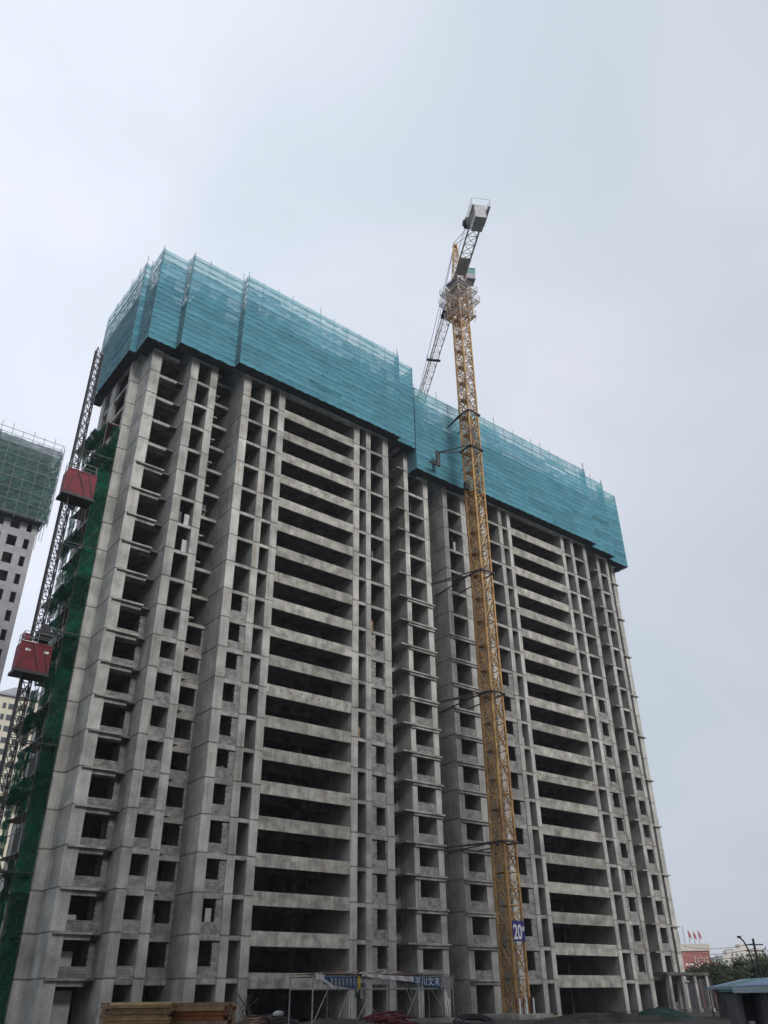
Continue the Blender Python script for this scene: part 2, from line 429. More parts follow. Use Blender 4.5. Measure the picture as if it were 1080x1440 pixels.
piersA = [(21.3, 22.38, Y0, 68.5), (25.2, 26.05, Y1, 69.3), (27.5, 28.3, Y1, 69.3), (31.0, 31.9, D, 69.3), (33.65, 34.4, D, 66.6),
          (35.5, 36.3, D, 65.6), (45.97, 46.75, D, 70.4), (47.75, 48.4, D, 66.0), (50.25, 51.1, D, 69.3), (54.35, 55.0, Y1, 70.0),
          (57.45, 58.2, Y1, 72.5)]
piersB = [(60.75, 61.48, Y1, 72.5), (63.83, 64.73, Y1, 69.3), (66.4, 67.2, D, 69.3), (69.65, 70.3, D, 66.0), (71.36, 71.97, D, 65.6),
          (82.17, 82.8, D, 70.4), (84.3, 84.9, D, 66.0), (87.0, 87.75, D, 69.3), (91.25, 91.93, Y1, 69.3), (93.42, 94.07, Y1, 69.3),
          (96.4, 97.3, Y0, 68.5)]
for p in piersA: pier(*p, TOPA)
for p in piersB: pier(*p, TOPB)
# side wall behind the corner: steps out to the left, has a window column
pier(20.35, 21.32, 68.52, 69.1, TOPA)
pier(20.35, 20.75, 72.8, 74.3, TOPA)
pier(20.35, 20.75, 76.0, 77.2, TOPA)
for n in range(0, 23):
    B('side_beam', 20.4, 20.7, 69.1, 72.8, LV(n) - 0.45, LV(n), 'beam')
    B('side_beam', 20.4, 20.7, 74.3, 76.0, LV(n) - 0.45, LV(n), 'beam')
# floors
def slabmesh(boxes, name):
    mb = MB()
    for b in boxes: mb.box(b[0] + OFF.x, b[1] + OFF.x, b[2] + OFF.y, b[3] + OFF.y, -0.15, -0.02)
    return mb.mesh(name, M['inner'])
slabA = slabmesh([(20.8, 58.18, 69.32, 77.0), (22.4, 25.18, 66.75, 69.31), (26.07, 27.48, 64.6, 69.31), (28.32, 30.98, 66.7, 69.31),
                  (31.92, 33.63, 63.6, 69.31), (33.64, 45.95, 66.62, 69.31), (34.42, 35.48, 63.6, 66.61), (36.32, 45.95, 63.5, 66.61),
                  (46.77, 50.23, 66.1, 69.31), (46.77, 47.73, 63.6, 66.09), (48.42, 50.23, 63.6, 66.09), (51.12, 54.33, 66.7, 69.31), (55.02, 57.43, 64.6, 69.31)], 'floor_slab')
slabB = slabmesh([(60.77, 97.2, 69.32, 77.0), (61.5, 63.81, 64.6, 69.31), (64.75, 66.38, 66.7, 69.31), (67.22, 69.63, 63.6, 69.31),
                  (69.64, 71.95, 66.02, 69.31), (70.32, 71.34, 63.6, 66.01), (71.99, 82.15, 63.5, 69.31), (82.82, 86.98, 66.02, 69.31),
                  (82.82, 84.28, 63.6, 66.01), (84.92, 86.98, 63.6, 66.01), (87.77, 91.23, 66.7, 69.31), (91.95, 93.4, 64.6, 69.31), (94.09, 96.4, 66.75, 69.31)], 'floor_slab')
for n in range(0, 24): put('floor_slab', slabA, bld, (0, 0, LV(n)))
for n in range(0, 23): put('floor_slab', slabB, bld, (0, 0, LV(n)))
# inner and outer walls
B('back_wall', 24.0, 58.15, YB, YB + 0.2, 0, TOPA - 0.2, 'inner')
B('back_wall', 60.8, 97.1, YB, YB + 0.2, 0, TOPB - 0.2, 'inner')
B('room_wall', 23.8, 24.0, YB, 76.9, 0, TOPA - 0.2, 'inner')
B('gap_wall', 58.22, 60.73, 72.2, 72.4, 0, TOPB, 'conc')
B('rear_wall', 20.8, 97.2, 77.02, 77.2, 0, TOPB, 'conc')
B('end_wall', 97.05, 97.28, 68.52, 77.0, 0, TOPB, 'conc')

lint, tieb, recb = 'lintel_beam', 'tie_beam', 'recess_beam'
# window bays: x0, x1, front of wall, beam kind, infill up to storey, jamb left, jamb right
baysA = [(22.38, 25.2, 66.55, recb, 10, 0.0, 0.45), (26.05, 27.5, Y1 + 0.06, lint, 10, 0.0, 0.0), (28.3, 31.0, 66.42, recb, 10, 0.25, 0.2),
         (31.9, 33.65, D + 0.06, lint, 11, 0.0, 0.55), (34.4, 35.5, D + 0.06, tieb, -1, 0, 0), (46.75, 47.75, D + 0.06, tieb, -1, 0, 0),
         (48.4, 50.25, D + 0.06, lint, 11, 0.6, 0.12), (51.1, 54.35, 66.42, recb, 11, 0.3, 0.3), (55.0, 57.45, Y1 + 0.06, lint, 9, 0, 0)]
baysB = [(61.48, 63.83, Y1 + 0.06, lint, 9, 0, 0), (64.73, 66.4, 66.42, recb, 10, 0.2, 0.2), (67.2, 69.65, D + 0.06, lint, 11, 0.25, 0.7),
         (70.3, 71.36, D + 0.06, tieb, -1, 0, 0), (82.8, 84.3, D + 0.06, tieb, -1, 0, 0), (84.9, 87.0, D + 0.06, lint, 11, 0.55, 0.3),
         (87.75, 91.25, 66.42, recb, 10, 0.3, 0.3), (91.93, 93.42, Y1 + 0.06, lint, 10, 0.1, 0.1), (94.07, 96.4, 66.55, recb, 10, 0.3, 0.2)]
_inf = {}
for bays, nmax in ((baysA, 22), (baysB, 21)):
    for (x0, x1, yf, kind, inf, jl, jr) in bays:
        for n in range(0, nmax + 1):
            B(kind, x0 + 0.004, x1 - 0.004, yf, yf + 0.22, LV(n) - (0.32 if n >= inf else 0.39), LV(n), 'beam')
        for n in range(-1, inf):
            z0 = LV(n) if n >= 0 else 0.0
            if n == -1 and (x1 - x0) > 1.6: continue
            key = (round(x1 - x0, 3), jl, jr, n % 3)
            if key not in _inf:
                mb = MB(); W_ = x1 - x0; s = 0.78 + 0.1 * (n % 3)
                mb.box(0.006, W_ - 0.006, 0, 0.18, 0.003, s)
                # ragged, toothed block jambs
                for k in range(int((H - 0.39 - s) / 0.2)):
                    za = s + 0.2 * k; zb = za + 0.198
                    if jl > 0: mb.box(0.006, jl + (0.045 if k % 2 else 0.0), 0.004, 0.176, za, zb)
                    if jr > 0: mb.box(W_ - jr - (0.045 if (k + n) % 2 else 0.0), W_ - 0.006, 0.004, 0.176, za, zb)
                _inf[key] = mb.mesh('infill_wall', M['block'])
            put('infill_wall', _inf[key], bld, (x0 + OFF.x, yf + 0.02 + OFF.y, z0))
# wide balcony bays: deep parapet bands
for (x0, x1, nmax) in ((36.3, 45.97, 22), (71.97, 82.17, 21)):
    for n in range(0, nmax + 1):
        B('parapet_band', x0 + 0.004, x1 - 0.004, D + 0.05 + random.uniform(-0.012, 0.012), D + 0.24, LV(n) - 0.68, LV(n) + 0.4 + random.uniform(-0.03, 0.02), 'band')
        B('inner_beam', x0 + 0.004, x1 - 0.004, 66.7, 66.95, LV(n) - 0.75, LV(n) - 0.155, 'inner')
    for n in ((16, 8) if x0 < 50 else (16, 7)):
        for k in range(9):
            xx = x0 + 0.5 + (x1 - x0 - 1.0) * (k + random.uniform(-0.2, 0.2)) / 8
            zz = LV(n) + random.uniform(-0.08, 0.12)
            MB().bar((0, 0, 0), (0, 0.05, 0), 0.075, n=8).build('tie_hole', M['hole'], bld, (xx + OFF.x, D + 0.02 + OFF.y, zz))
# half-height partitions and doors seen inside the wide bays
for (x0, x1, nmax) in ((36.3, 45.97, 19), (71.97, 82.17, 18)):
    for n in range(-1, nmax):
        z0 = LV(n) if n >= 0 else 0.0
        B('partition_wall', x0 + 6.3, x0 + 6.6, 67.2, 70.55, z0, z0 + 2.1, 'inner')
# projecting ledges and small service slabs
for n in range(0, 23):
    fwd = 0.28 if n <= 13 else 0.02
    B('window_ledge', 21.5, 24.35, Y0 - 0.22 if n <= 15 else Y0 + 0.3, 66.54, LV(n) - 0.13, LV(n) + 0.03, 'beam')
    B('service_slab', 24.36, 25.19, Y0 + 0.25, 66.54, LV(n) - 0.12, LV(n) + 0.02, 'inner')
    B('ledge_beam', 22.4, 24.3, Y0 + 0.05, 65.3 + 0.55, LV(n) - 0.48, LV(n) - 0.135, 'beam')
    B('service_slab', 28.32, 29.2, 65.2, 66.4, LV(n) - 0.12, LV(n), 'beam')
    B('service_slab', 53.1, 54.34, Y1 - 0.25, 66.4, LV(n) - 0.13, LV(n), 'beam')
    if n <= 13:
        B('window_ledge', 54.1, 58.35, Y1 - 0.3, Y1 - 0.02, LV(n) - 0.16, LV(n) + 0.02, 'beam')
        B('ledge_beam', 54.36, 58.19, Y1 - 0.16, Y1 - 0.022, LV(n) - 0.42, LV(n) - 0.163, 'beam')
    if n <= 12:
        B('window_ledge', 60.55, 64.95, Y1 - 0.3, Y1 - 0.02, LV(n) - 0.16, LV(n) + 0.02, 'beam')
        B('ledge_beam', 60.76, 64.72, Y1 - 0.16, Y1 - 0.022, LV(n) - 0.42, LV(n) - 0.163, 'beam')
    if n <= 21:
        B('service_slab', 90.2, 91.24, Y1 - 0.2, 66.4, LV(n) - 0.13, LV(n), 'beam')
        if n % 2 == 0: B('window_ledge', 94.3, 97.5, Y0 - 0.25, 66.5, LV(n) - 0.13, LV(n) + 0.02, 'beam')
# shores, hung sheets and leftover boards inside the openings
prr = random.Random(21)
propm = MB().bar((0, 0, 0), (0, 0, H - 0.7), 0.03, n=6).box(-0.09, 0.09, -0.09, 0.09, 0, 0.015).mesh('shore_prop', M['pole'])
for (x0, x1, ns) in ((36.5, 45.8, (19, 18, 17, 14, 12, 5)), (72.2, 82.0, (18, 17, 16, 11, 9, 4)), (55.1, 57.3, (18, 17)), (22.6, 24.6, (18, 17, 16)), (61.6, 63.7, (17, 16))):
    for n in ns:
        for k in range(int((x1 - x0) / 1.6)):
            if prr.random() < 0.75: put('shore_prop', propm, bld, (prr.uniform(x0, x1) + OFF.x, prr.uniform(67.2, 68.8) + OFF.y if x0 < 24 else prr.uniform(64.6, 67.5) + OFF.y, LV(n)))
for k in range(26):
    b_ = prr.choice(baysA + baysB); n = prr.randrange(0, 17); w_ = b_[1] - b_[0]
    xx = b_[0] + prr.uniform(0.1, max(0.15, w_ - 0.8)); ww = prr.uniform(0.25, 0.6); hh = prr.uniform(0.9, 1.9)
    if xx + ww > b_[1] - 0.05: continue
    bx('site_board', xx + OFF.x, xx + ww + OFF.x, b_[2] + 0.45 + OFF.y, b_[2] + 0.49 + OFF.y, LV(n), LV(n) + hh, prr.choice(['wood2', 'inner', 'cw', 'shedwall']), bld)
# leftover door leaves and boards leaning in the openings
for (x, y, z, ww, hh) in ((22.75, 66.9, LV(1) , 0.75, 1.25), (22.75, 66.9, LV(0), 0.95, 1.75), (27.0, 64.9, LV(12), 0.5, 1.6), (26.9, 64.9, LV(13), 0.5, 1.5)):
    bx('site_board', x + OFF.x, x + ww + OFF.x, y + OFF.y, y + 0.04 + OFF.y, z, z + hh, 'cw', bld)
# ground-floor doorway screen
bx('doorway_panel', 22.75 + OFF.x, 24.1 + OFF.x, 66.9 + OFF.y, 66.96 + OFF.y, 0.2, 2.4, 'cw', bld)
# canopy slab and columns at the far end
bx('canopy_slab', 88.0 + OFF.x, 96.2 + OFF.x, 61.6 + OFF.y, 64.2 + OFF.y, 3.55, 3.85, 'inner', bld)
for x in (88.6, 91.0, 93.4, 95.7):
    mb = MB(); mb.box(-0.22, 0.22, -0.22, 0.22, 0, 3.55).box(-0.34, 0.34, -0.34, 0.34, 0, 0.35)
    mb.build('canopy_column', M['beam'], bld, (x + OFF.x, 61.9 + OFF.y, 0))


# unseen block added behind the camera to shade the lower storeys
fx = thing('unseen_shade_block', 'unseen tall grey block added behind the camera to shade the unfinished block', 'building', (-75, -52, 0))
MB().box(0, 150, 0, 15, 0, 80).build('wall', M['towerwall'], fx)
for n in range(0, 26, 2):
    for k in range(22):
        bx('window', 2.0 + k * 6.7, 4.6 + k * 6.7, 14.9, 15.05, n * 3 + 0.8, n * 3 + 2.3, 'glass', fx)

# ------------------------------------------------------------------ protective screens
def screen(name, label, path, z0, z1, base, rows=18):
    t = thing(name, label, 'scaffold screen', (base[0], base[1], z0), 0.0, 'mesh screens round the top of the block')
    ox, oy, oz = base[0], base[1], z0
    rh = (z1 - z0) / rows
    for si, (a, b) in enumerate(zip(path[:-1], path[1:])):
        a = Vector((a[0], a[1], 0)); b = Vector((b[0], b[1], 0)); dv = b - a; Ls = dv.length
        u = dv.normalized(); rz = math.atan2(u.y, u.x)
        nc = max(1, round(Ls / 4.6)); cw = Ls / nc
        var = []; thin = []
        for k in range(3):
            mb = MB(); nx = 8; hh = rh + 0.04
            prof = [(0.0, -0.05), (0.07, -0.055), (hh * 0.5, -0.03), (hh, -0.005)]
            idx = {}
            for i in range(nx + 1):
                for q, (zz, yy) in enumerate(prof):
                    jy = 0.0 if i in (0, nx) else random.uniform(-0.03, 0.012)
                    jz = 0.0 if i in (0, nx) else (random.uniform(-0.03, 0.03) - (0.08 if (i + k) % 2 else -0.02)) * (1 if q < 2 else 0.2)
                    idx[i, q] = len(mb.v); mb.v.append((cw * i / nx, yy + jy, zz + jz))
            for i in range(nx):
                for q in range(3):
                    mb.f.append((idx[i, q], idx[i + 1, q], idx[i + 1, q + 1], idx[i, q + 1])); mb.mi.append(1 if q == 0 else 0)
            var.append(mb.mesh('net_sheet', [M['netlit' if u.y < -0.9 else 'net'], M['hem']])); thin.append(mb.mesh('net_sheet', [M['netthin'], M['hem']]))
        for c in range(nc):
            for r in range(rows):
                p = a + u * (cw * c)
                th_ = r >= rows - 2 or (r == rows - 3 and random.random() < 0.5) or random.random() < 0.035
                put('net_sheet', (thin if th_ else var)[(c * 2 + r + si) % 3], t, (p.x - ox, p.y - oy, r * rh), rz)
        # frame poles, ledgers, decks on the inside
        inw = Vector((-u.y, u.x, 0)) * 1.0
        npol = max(2, int(Ls / 1.9) + 1)
        for k in range(npol):
            p = a + u * (Ls * k / (npol - 1)) * 0.985 + u * Ls * 0.007 + inw * 0.12
            hh = z1 - z0 + (random.choice([0.1, 0.3, 0.6, 0.9, 1.3]))
            MB().bar((0, 0, 0.05), (0, 0, hh), 0.035, n=6).build('pole', M['pole'], t, (p.x - ox, p.y - oy, 0))
        for k in range(7):
            zz = 0.6 + k * 2.05
            p = a + inw * 0.2; q = b + inw * 0.2
            MB().bar((p.x - ox, p.y - oy, zz), (q.x - ox, q.y - oy, zz), 0.03).bar((p.x - ox, p.y - oy, zz + (1.0 if k < 6 else 0.0)), (q.x - ox, q.y - oy, zz + (1.0 if k < 6 else 0.0)), 0.025).build('ledger', M['pole'], t)
        for k, dz in enumerate((0.0, 2.0, 4.0, 6.0, 8.0)):
            ang = rz; L2 = Ls
            mb = MB().box(0.02, L2 - 0.02, 0.03, 1.25 if k == 0 else 0.8, dz + 0.01 + 0.005 * si, dz + 0.07 + 0.005 * si)
            mb.build('deck_board', M['deck'], t, (a.x - ox, a.y - oy, 0), rz)
    return t


screen('protective_screen', 'taller teal mesh screen wrapped round the top of the block beside the hoist',
       [(19.3, 78.5), (19.3, 67.2), (20.0, 67.2), (20.0, 64.1), (23.1, 64.1), (23.1, 62.85), (29.5, 62.85), (29.5, 61.83), (52.0, 61.83), (52.0, 62.6), (54.95, 62.6), (54.95, 66.0)],
       60.9, 74.1, (29.5, 61.83))
screen('protective_screen', 'lower teal mesh screen wrapped round the top of the block behind the crane mast',
       [(55.1, 66.0), (55.1, 62.6), (65.3, 62.6), (65.3, 61.83), (88.6, 61.83), (88.6, 62.7), (93.9, 62.7), (93.9, 63.75), (98.4, 63.75), (98.4, 77.8)],
       58.0, 70.85, (65.3, 61.83))

# ------------------------------------------------------------------ tower crane
CX, CY, CWD = 60.3, 58.0, 1.75
C0 = Vector((CX + CWD / 2, CY + CWD / 2, 0))
crane = thing('tower_crane', 'tall yellow lattice tower crane standing in front of the block', 'crane', C0)


def lattice_section(w, h, rc, rd, steps=2):
    mb = MB(); a = w / 2
    cs = [(-a, -a), (a, -a), (a, a), (-a, a)]
    for c in cs: mb.bar((*c, 0), (*c, h), rc)
    for i in range(4):
        p, q = cs[i], cs[(i + 1) % 4]
        for s in range(steps):
            za, zb = h * s / steps, h * (s + 1) / steps
            mb.bar((*p, za), (*q, za), rd)
            mid = ((p[0] + q[0]) / 2, (p[1] + q[1]) / 2)
            if s % 2 == 0:
                mb.bar((*p, za), (*mid, zb), rd * 0.9); mb.bar((*q, za), (*mid, zb), rd * 0.9)
            else:
                mb.bar((*mid, za), (*p, zb), rd * 0.9); mb.bar((*mid, za), (*q, zb), rd * 0.9)
    return mb


SH = 2.87; NS = 31
sec = lattice_section(CWD - 0.15, SH, 0.09, 0.042)
for (p, q) in (((-1, -1), (1, -1)), ((1, -1), (1, 1)), ((1, 1), (-1, 1)), ((-1, 1), (-1, -1))):   # crossing counter-braces
    a_ = (CWD - 0.15) / 2
    sec.bar((p[0] * a_, p[1] * a_, SH / 2), (q[0] * a_, q[1] * a_, 0), 0.03); sec.bar((p[0] * a_, p[1] * a_, SH / 2), (q[0] * a_, q[1] * a_, SH), 0.03)
# ladder and rest platform inside
for k in range(8): sec.bar((-0.2, 0.35, k * 0.35), (0.2, 0.35, k * 0.35), 0.015)
sec.bar((-0.2, 0.35, 0), (-0.2, 0.35, SH), 0.02).bar((0.2, 0.35, 0), (0.2, 0.35, SH), 0.02)
sec.box(-0.6, 0.6, 0.1, 0.75, 0.02, 0.05)
secm = sec.mesh('mast_section', M['yellow'])
for k in range(NS): put('mast_section', secm, crane, (0, 0, 0.4 + k * SH))
MT = 0.4 + NS * SH     # mast top ~ 87.2
MB().box(-2.2, 2.2, -2.2, 2.2, 0, 0.4).build('base_block', M['beam'], crane)
# climbing cage
cg = lattice_section(CWD + 0.75, 2.1, 0.07, 0.045)
cgm = cg.mesh('climbing_cage', M['yellow'])
for k in range(3): put('climbing_cage', cgm, crane, (0, 0, MT - 5.6 + k * 2.1))
for zz, ext in ((MT - 5.3, 0.25), (MT - 2.6, 0.75), (MT - 0.6, 0.6)):
    mb = MB(); e = CWD / 2 + 0.45; f = e + ext
    for sy in (-1, 1):
        mb.bar((-f, sy * f, 0.03), (f, sy * f, 0.03), 0.035); mb.bar((sy * f, -f, 0.03), (sy * f, f, 0.03), 0.035)
        mb.bar((-f, sy * e, 0.03), (f, sy * e, 0.03), 0.03); mb.bar((sy * e, -f, 0.03), (sy * e, f, 0.03), 0.03)
        ns = int(2 * f / 0.22)
        for k in range(ns):
            q = -f + 2 * f * (k + 0.5) / ns
            mb.bar((q, sy * e, 0.03), (q, sy * f, 0.03), 0.03); mb.bar((sy * e, q, 0.035), (sy * f, q, 0.035), 0.03)
    for (sx, sy) in ((-1, -1), (1, -1), (1, 1), (-1, 1)):
        mb.bar((sx * f, sy * f, 0), (sx * f, sy * f, 1.1), 0.025); mb.bar((sx * f, sy * f, 0.03), (sx * e, sy * e, -1.1), 0.035)
        mb.bar((0, sy * f, 0), (0, sy * f, 1.1), 0.02); mb.bar((sx * f, 0, 0), (sx * f, 0, 1.1), 0.02)
    for hz in (0.55, 1.1):
        for sy in (-1, 1):
            mb.bar((-f, sy * f, hz), (f, sy * f, hz), 0.02); mb.bar((sy * f, -f, hz), (sy * f, f, hz), 0.02)
    mb.build('work_platform', M['grey'], crane, (0, 0, zz))
# slewing unit, turned to the jib direction
jd = Vector((0.49, 0.872, 0)).normalized(); JR = math.atan2(jd.y, jd.x)   # local +x = jib
ZS = MT + 0.7
MB().bar((0, 0, 0), (0, 0, 0.9), 1.05, n=16).box(-1.3, 1.3, -1.1, 1.1, 0.9, 1.3).build('slewing_ring', M['dgrey'], crane, (0, 0, MT))
head = MB()
hb = 0.75
for sx in (-1, 1):
    for sy in (-1, 1):
        head.bar((sx * hb, sy * hb, 0), (sx * 0.18 - 0.1, sy * 0.2, 8.0), 0.07)
for k in range(5):
    f0 = 1 - k / 5.6; f1 = 1 - (k + 1) / 5.6; za, zb = k * 1.5, (k + 1) * 1.5
    for sy in (-1, 1):
        head.bar((-hb * f0, sy * hb * f0, za), (hb * f1, sy * hb * f1, zb), 0.035); head.bar((-hb * f0, sy * hb * f0, za), (hb * f0, sy * hb * f0, za), 0.035)
    for sx in (-1, 1):
        head.bar((sx * hb * f0, -hb * f0, za), (sx * hb * f1, hb * f1, zb), 0.035); head.bar((sx * hb * f0, -hb * f0, za), (sx * hb * f0, hb * f0, za), 0.035)
head.box(-0.35, 0.15, -0.3, 0.3, 7.9, 8.3)
head.build('tower_head', M['yellow'], crane, (0, 0, MT + 1.3), JR)
# cab
cab = MB().box(-0.7, 0.9, -2.55, -1.25, 0.0, 1.05).build('cab', M['cabgrey'], crane, (0, 0, MT + 2.2), JR)
MB().box(-0.72, 0.92, -2.57, -1.23, 1.05, 1.95).box(-0.78, 0.98, -2.62, -1.2, 1.95, 2.05).build('cab_top', M['cabgreen'], cab)
MB().box(0.925, 0.94, -2.45, -1.35, 1.1, 1.85).box(-0.5, 0.75, -2.59, -2.575, 1.1, 1.85).build('cab_window', M['glass'], cab)
# jib: triangular truss
jib = MB(); JL = 55; jw = 0.7; jh = 1.25; st = 1.6
n = int(JL / st)
for sy in (-1, 1): jib.bar((1.0, sy * jw, 0), (JL, sy * jw, 0), 0.06)
jib.bar((1.0, 0, jh), (JL, 0, jh), 0.06)
for k in range(n):
    xa = 1.0 + k * st; xb = xa + st; xm = (xa + xb) / 2
    jib.bar((xa, -jw, 0), (xa, jw, 0), 0.03)
    jib.bar((xa, -jw if k % 2 else jw, 0), (xb, jw if k % 2 else -jw, 0), 0.025)
    for sy in (-1, 1):
        jib.bar((xa, sy * jw, 0), (xm, 0, jh), 0.028); jib.bar((xm, 0, jh), (xb, sy * jw, 0), 0.028)
jo = jib.build('jib', M['grey'], crane, (0, 0, ZS + 1.3), JR)
MB().bar((0, 0, 8.3), (22, 0, 1.3), 0.035).bar((0, 0, 8.3), (44, 0, 1.3), 0.035).build('jib_tie_rod', M['grey'], crane, (0, 0, ZS + 0.9), JR)
tr = MB().box(-0.9, 0.9, -0.95, 0.95, -0.35, -0.05)
for sy in (-1, 1): tr.bar((-0.8, sy * 0.9, -0.2), (-0.8, sy * 0.9, 0.5), 0.04); tr.bar((0.8, sy * 0.9, -0.2), (0.8, sy * 0.9, 0.5), 0.04)
tr.build('trolley', M['dgrey'], crane, C0 * 0 + Vector((jd.x * 6.5, jd.y * 6.5, ZS + 1.25)), JR)
MB().box(-0.25, 0.25, -1.1, 1.15, -0.12, 0.0).bar((-0.25, 1.1, 0), (-0.25, 1.1, 0.9), 0.02).bar((0.25, 1.1, 0), (0.25, 1.1, 0.9), 0.02).build('jib_walkway', M['dgrey'], crane, Vector((jd.x * 17, jd.y * 17, ZS + 1.15)), JR)
# counter-jib
cj = MB(); CL = 13.0
for sy in (-1, 1):
    cj.bar((-1.0, sy * 0.75, 0), (-CL, sy * 0.75, 0), 0.1)
    cj.bar((-1.0, sy * 1.05, 1.1), (-CL, sy * 1.05, 1.1), 0.02); cj.bar((-1.0, sy * 1.05, 0.6), (-CL, sy * 1.05, 0.6), 0.016)
    for k in range(9): cj.bar((-1.0 - k * 1.5, sy * 1.05, 0), (-1.0 - k * 1.5, sy * 1.05, 1.1), 0.02)
for k in range(8):
    xa = -1.0 - k * 1.5
    cj.bar((xa, -0.75, 0), (xa, 0.75, 0), 0.045); cj.bar((xa, -0.75, 0), (xa - 1.5, 0.75, 0), 0.035); cj.bar((xa, 0.75, 0), (xa - 1.5, -0.75, 0), 0.035)
cj.box(-4.6, -1.3, -0.7, 0.7, 0.1, 0.14)
cj.build('counter_jib', M['grey'], crane, (0, 0, ZS + 1.0), JR)
MB().box(-10.6, -9.5, 0.3, 1.4, 0.1, 1.1).bar((-10.0, 0.1, 0.6), (-10.0, 1.6, 0.6), 0.45, n=10).build('winch', M['dgrey'], crane, (0, 0, ZS + 1.0), JR)
for k in range(4):
    MB().box(-CL + 0.05 + k * 0.62, -CL + 0.63 + k * 0.62, -0.75, 0.75, -1.5 + 0.05 * (k % 2), 0.85).build('counterweight', M['cw'], crane, (0, 0, ZS + 1.0), JR)
mb = MB()
for sy in (-1.25, 1.25):
    for k in range(4): mb.bar((-CL - 0.6 + k * 1.1, sy, 0), (-CL - 0.6 + k * 1.1, sy, 1.3), 0.025)
    for hz in (0.65, 1.3): mb.bar((-CL - 0.6, sy, hz), (-CL + 2.7, sy, hz), 0.022)
    mb.box(-CL - 0.6, -CL + 2.7, min(sy, sy * 0.72), max(sy, sy * 0.72), -0.04, 0.0)
mb.bar((-CL - 0.6, -1.25, 1.3), (-CL - 0.6, 1.25, 1.3), 0.022)
mb.build('counter_jib_railing', M['grey'], crane, (0, 0, ZS + 1.0), JR)
mb = MB()
for sy in (-1, 1): mb.bar((-0.1, sy * 0.2, 8.2), (-CL + 3.0, sy * 0.75, 0.2), 0.035)
mb.build('tie_rod', M['grey'], crane, (0, 0, ZS + 1.0), JR)
# wall ties
def wall_tie(z, ends, post=None):
    mb = MB(); e = CWD / 2 + 0.16
    for (p, q) in (((-e, -e), (e, -e)), ((e, -e), (e, e)), ((e, e), (-e, e)), ((-e, e), (-e, -e))):
        mb.bar((*p, 0), (*q, 0), 0.085)
    for (cx, cy), (ex, ey) in ends: mb.bar((cx * e, cy * e, 0), (ex - C0.x, ey - C0.y, 0), 0.055)
    if post:
        px, py = post; mb.box(px - 0.3 - C0.x, px + 0.3 - C0.x, py - 0.2 - C0.y, py - C0.y, -1.9, 0.15)
        mb.box(px - 1.4 - C0.x, px + 0.3 - C0.x, py - 0.2 - C0.y, py - C0.y, -2.05, -1.85)
    mb.build('wall_tie', M['tie'], crane, (0, 0, z))
for z in (43.6, 29.3, 14.5):
    wall_tie(z, [((-1, -1), (58.1, 64.2)), ((-1, 1), (58.15, 64.6)), ((-1, 1), (60.72, 66.4)), ((1, 1), (62.6, 64.2))])
wall_tie(61.0, [((-1, -1), (57.9, 61.65)), ((-1, 1), (57.9, 61.7)), ((1, 1), (63.0, 62.5))], (57.9, 61.75))
wall_tie(66.6, [((-1, -1), (60.6, 62.45)), ((-1, 1), (60.6, 62.48)), ((1, 1), (62.6, 62.5))])
MB().box(-0.35, 0.35, -0.2, 0.2, -0.5, 0.5).build('electric_box', M['dgrey'], crane, (-CWD / 2 - 0.15, 0.3, 55.5))
# number sign
sg = MB().box(-0.78, 0.78, -0.03, 0.0, -0.75, 0.95).build('number_sign', M['blue'], crane, (0.05, -CWD / 2 - 0.06, 6.75))


def text_mesh(s, size, mname, parent, loc, rot=(math.pi / 2, 0, 0), name='lettering'):
    c = bpy.data.curves.new('t', 'FONT'); c.body = s; c.size = size; c.align_x = 'CENTER'; c.align_y = 'CENTER'; c.extrude = 0.004; c.offset = 0.018 * size
    o = bpy.data.objects.new('t', c); COL.objects.link(o)
    me = bpy.data.meshes.new_from_object(o.evaluated_get(bpy.context.evaluated_depsgraph_get()))
    bpy.data.objects.remove(o); me.materials.clear(); me.materials.append(M[mname]); me.name = name
    r = put(name, me, parent, loc); r.rotation_euler = rot
    return r
text_mesh('20', 1.25, 'white', sg, (-0.16, -0.04, -0.05)).scale = (0.88, 1.35, 1)
text_mesh('#', 0.6, 'white', sg, (0.58, -0.04, 0.3))

# ------------------------------------------------------------------ hoist
HX, HY = 16.7, 68.4
hoist = thing('hoist_mast', 'slim dark lattice hoist mast rising beside the end wall', 'hoist mast', (HX, HY, 0))
hs = lattice_section(0.72, 1.5, 0.05, 0.03, 2)
hs.bar((-0.35, 0.0, 0), (-0.35, 0.0, 1.5), 0.03)
hsm = hs.mesh('mast_section', M['dgrey'])
for k in range(40): put('mast_section', hsm, hoist, (0, 0, 0.3 + 1.5 * k))
MB().box(-2, 2, -2, 1.5, 0, 0.3).build('base_frame', M['dgrey'], hoist)
for z in (10, 19.5, 29, 37.5, 47.5):
    MB().bar((0.35, -0.3, 0), (3.5, -0.4, 0), 0.05).bar((0.35, 0.3, 0), (3.5, 0.6, 0), 0.05).bar((1.6, -0.35, 0), (1.6, 0.45, 0), 0.04).build('mast_tie', M['dgrey'], hoist, (0, 0, z))


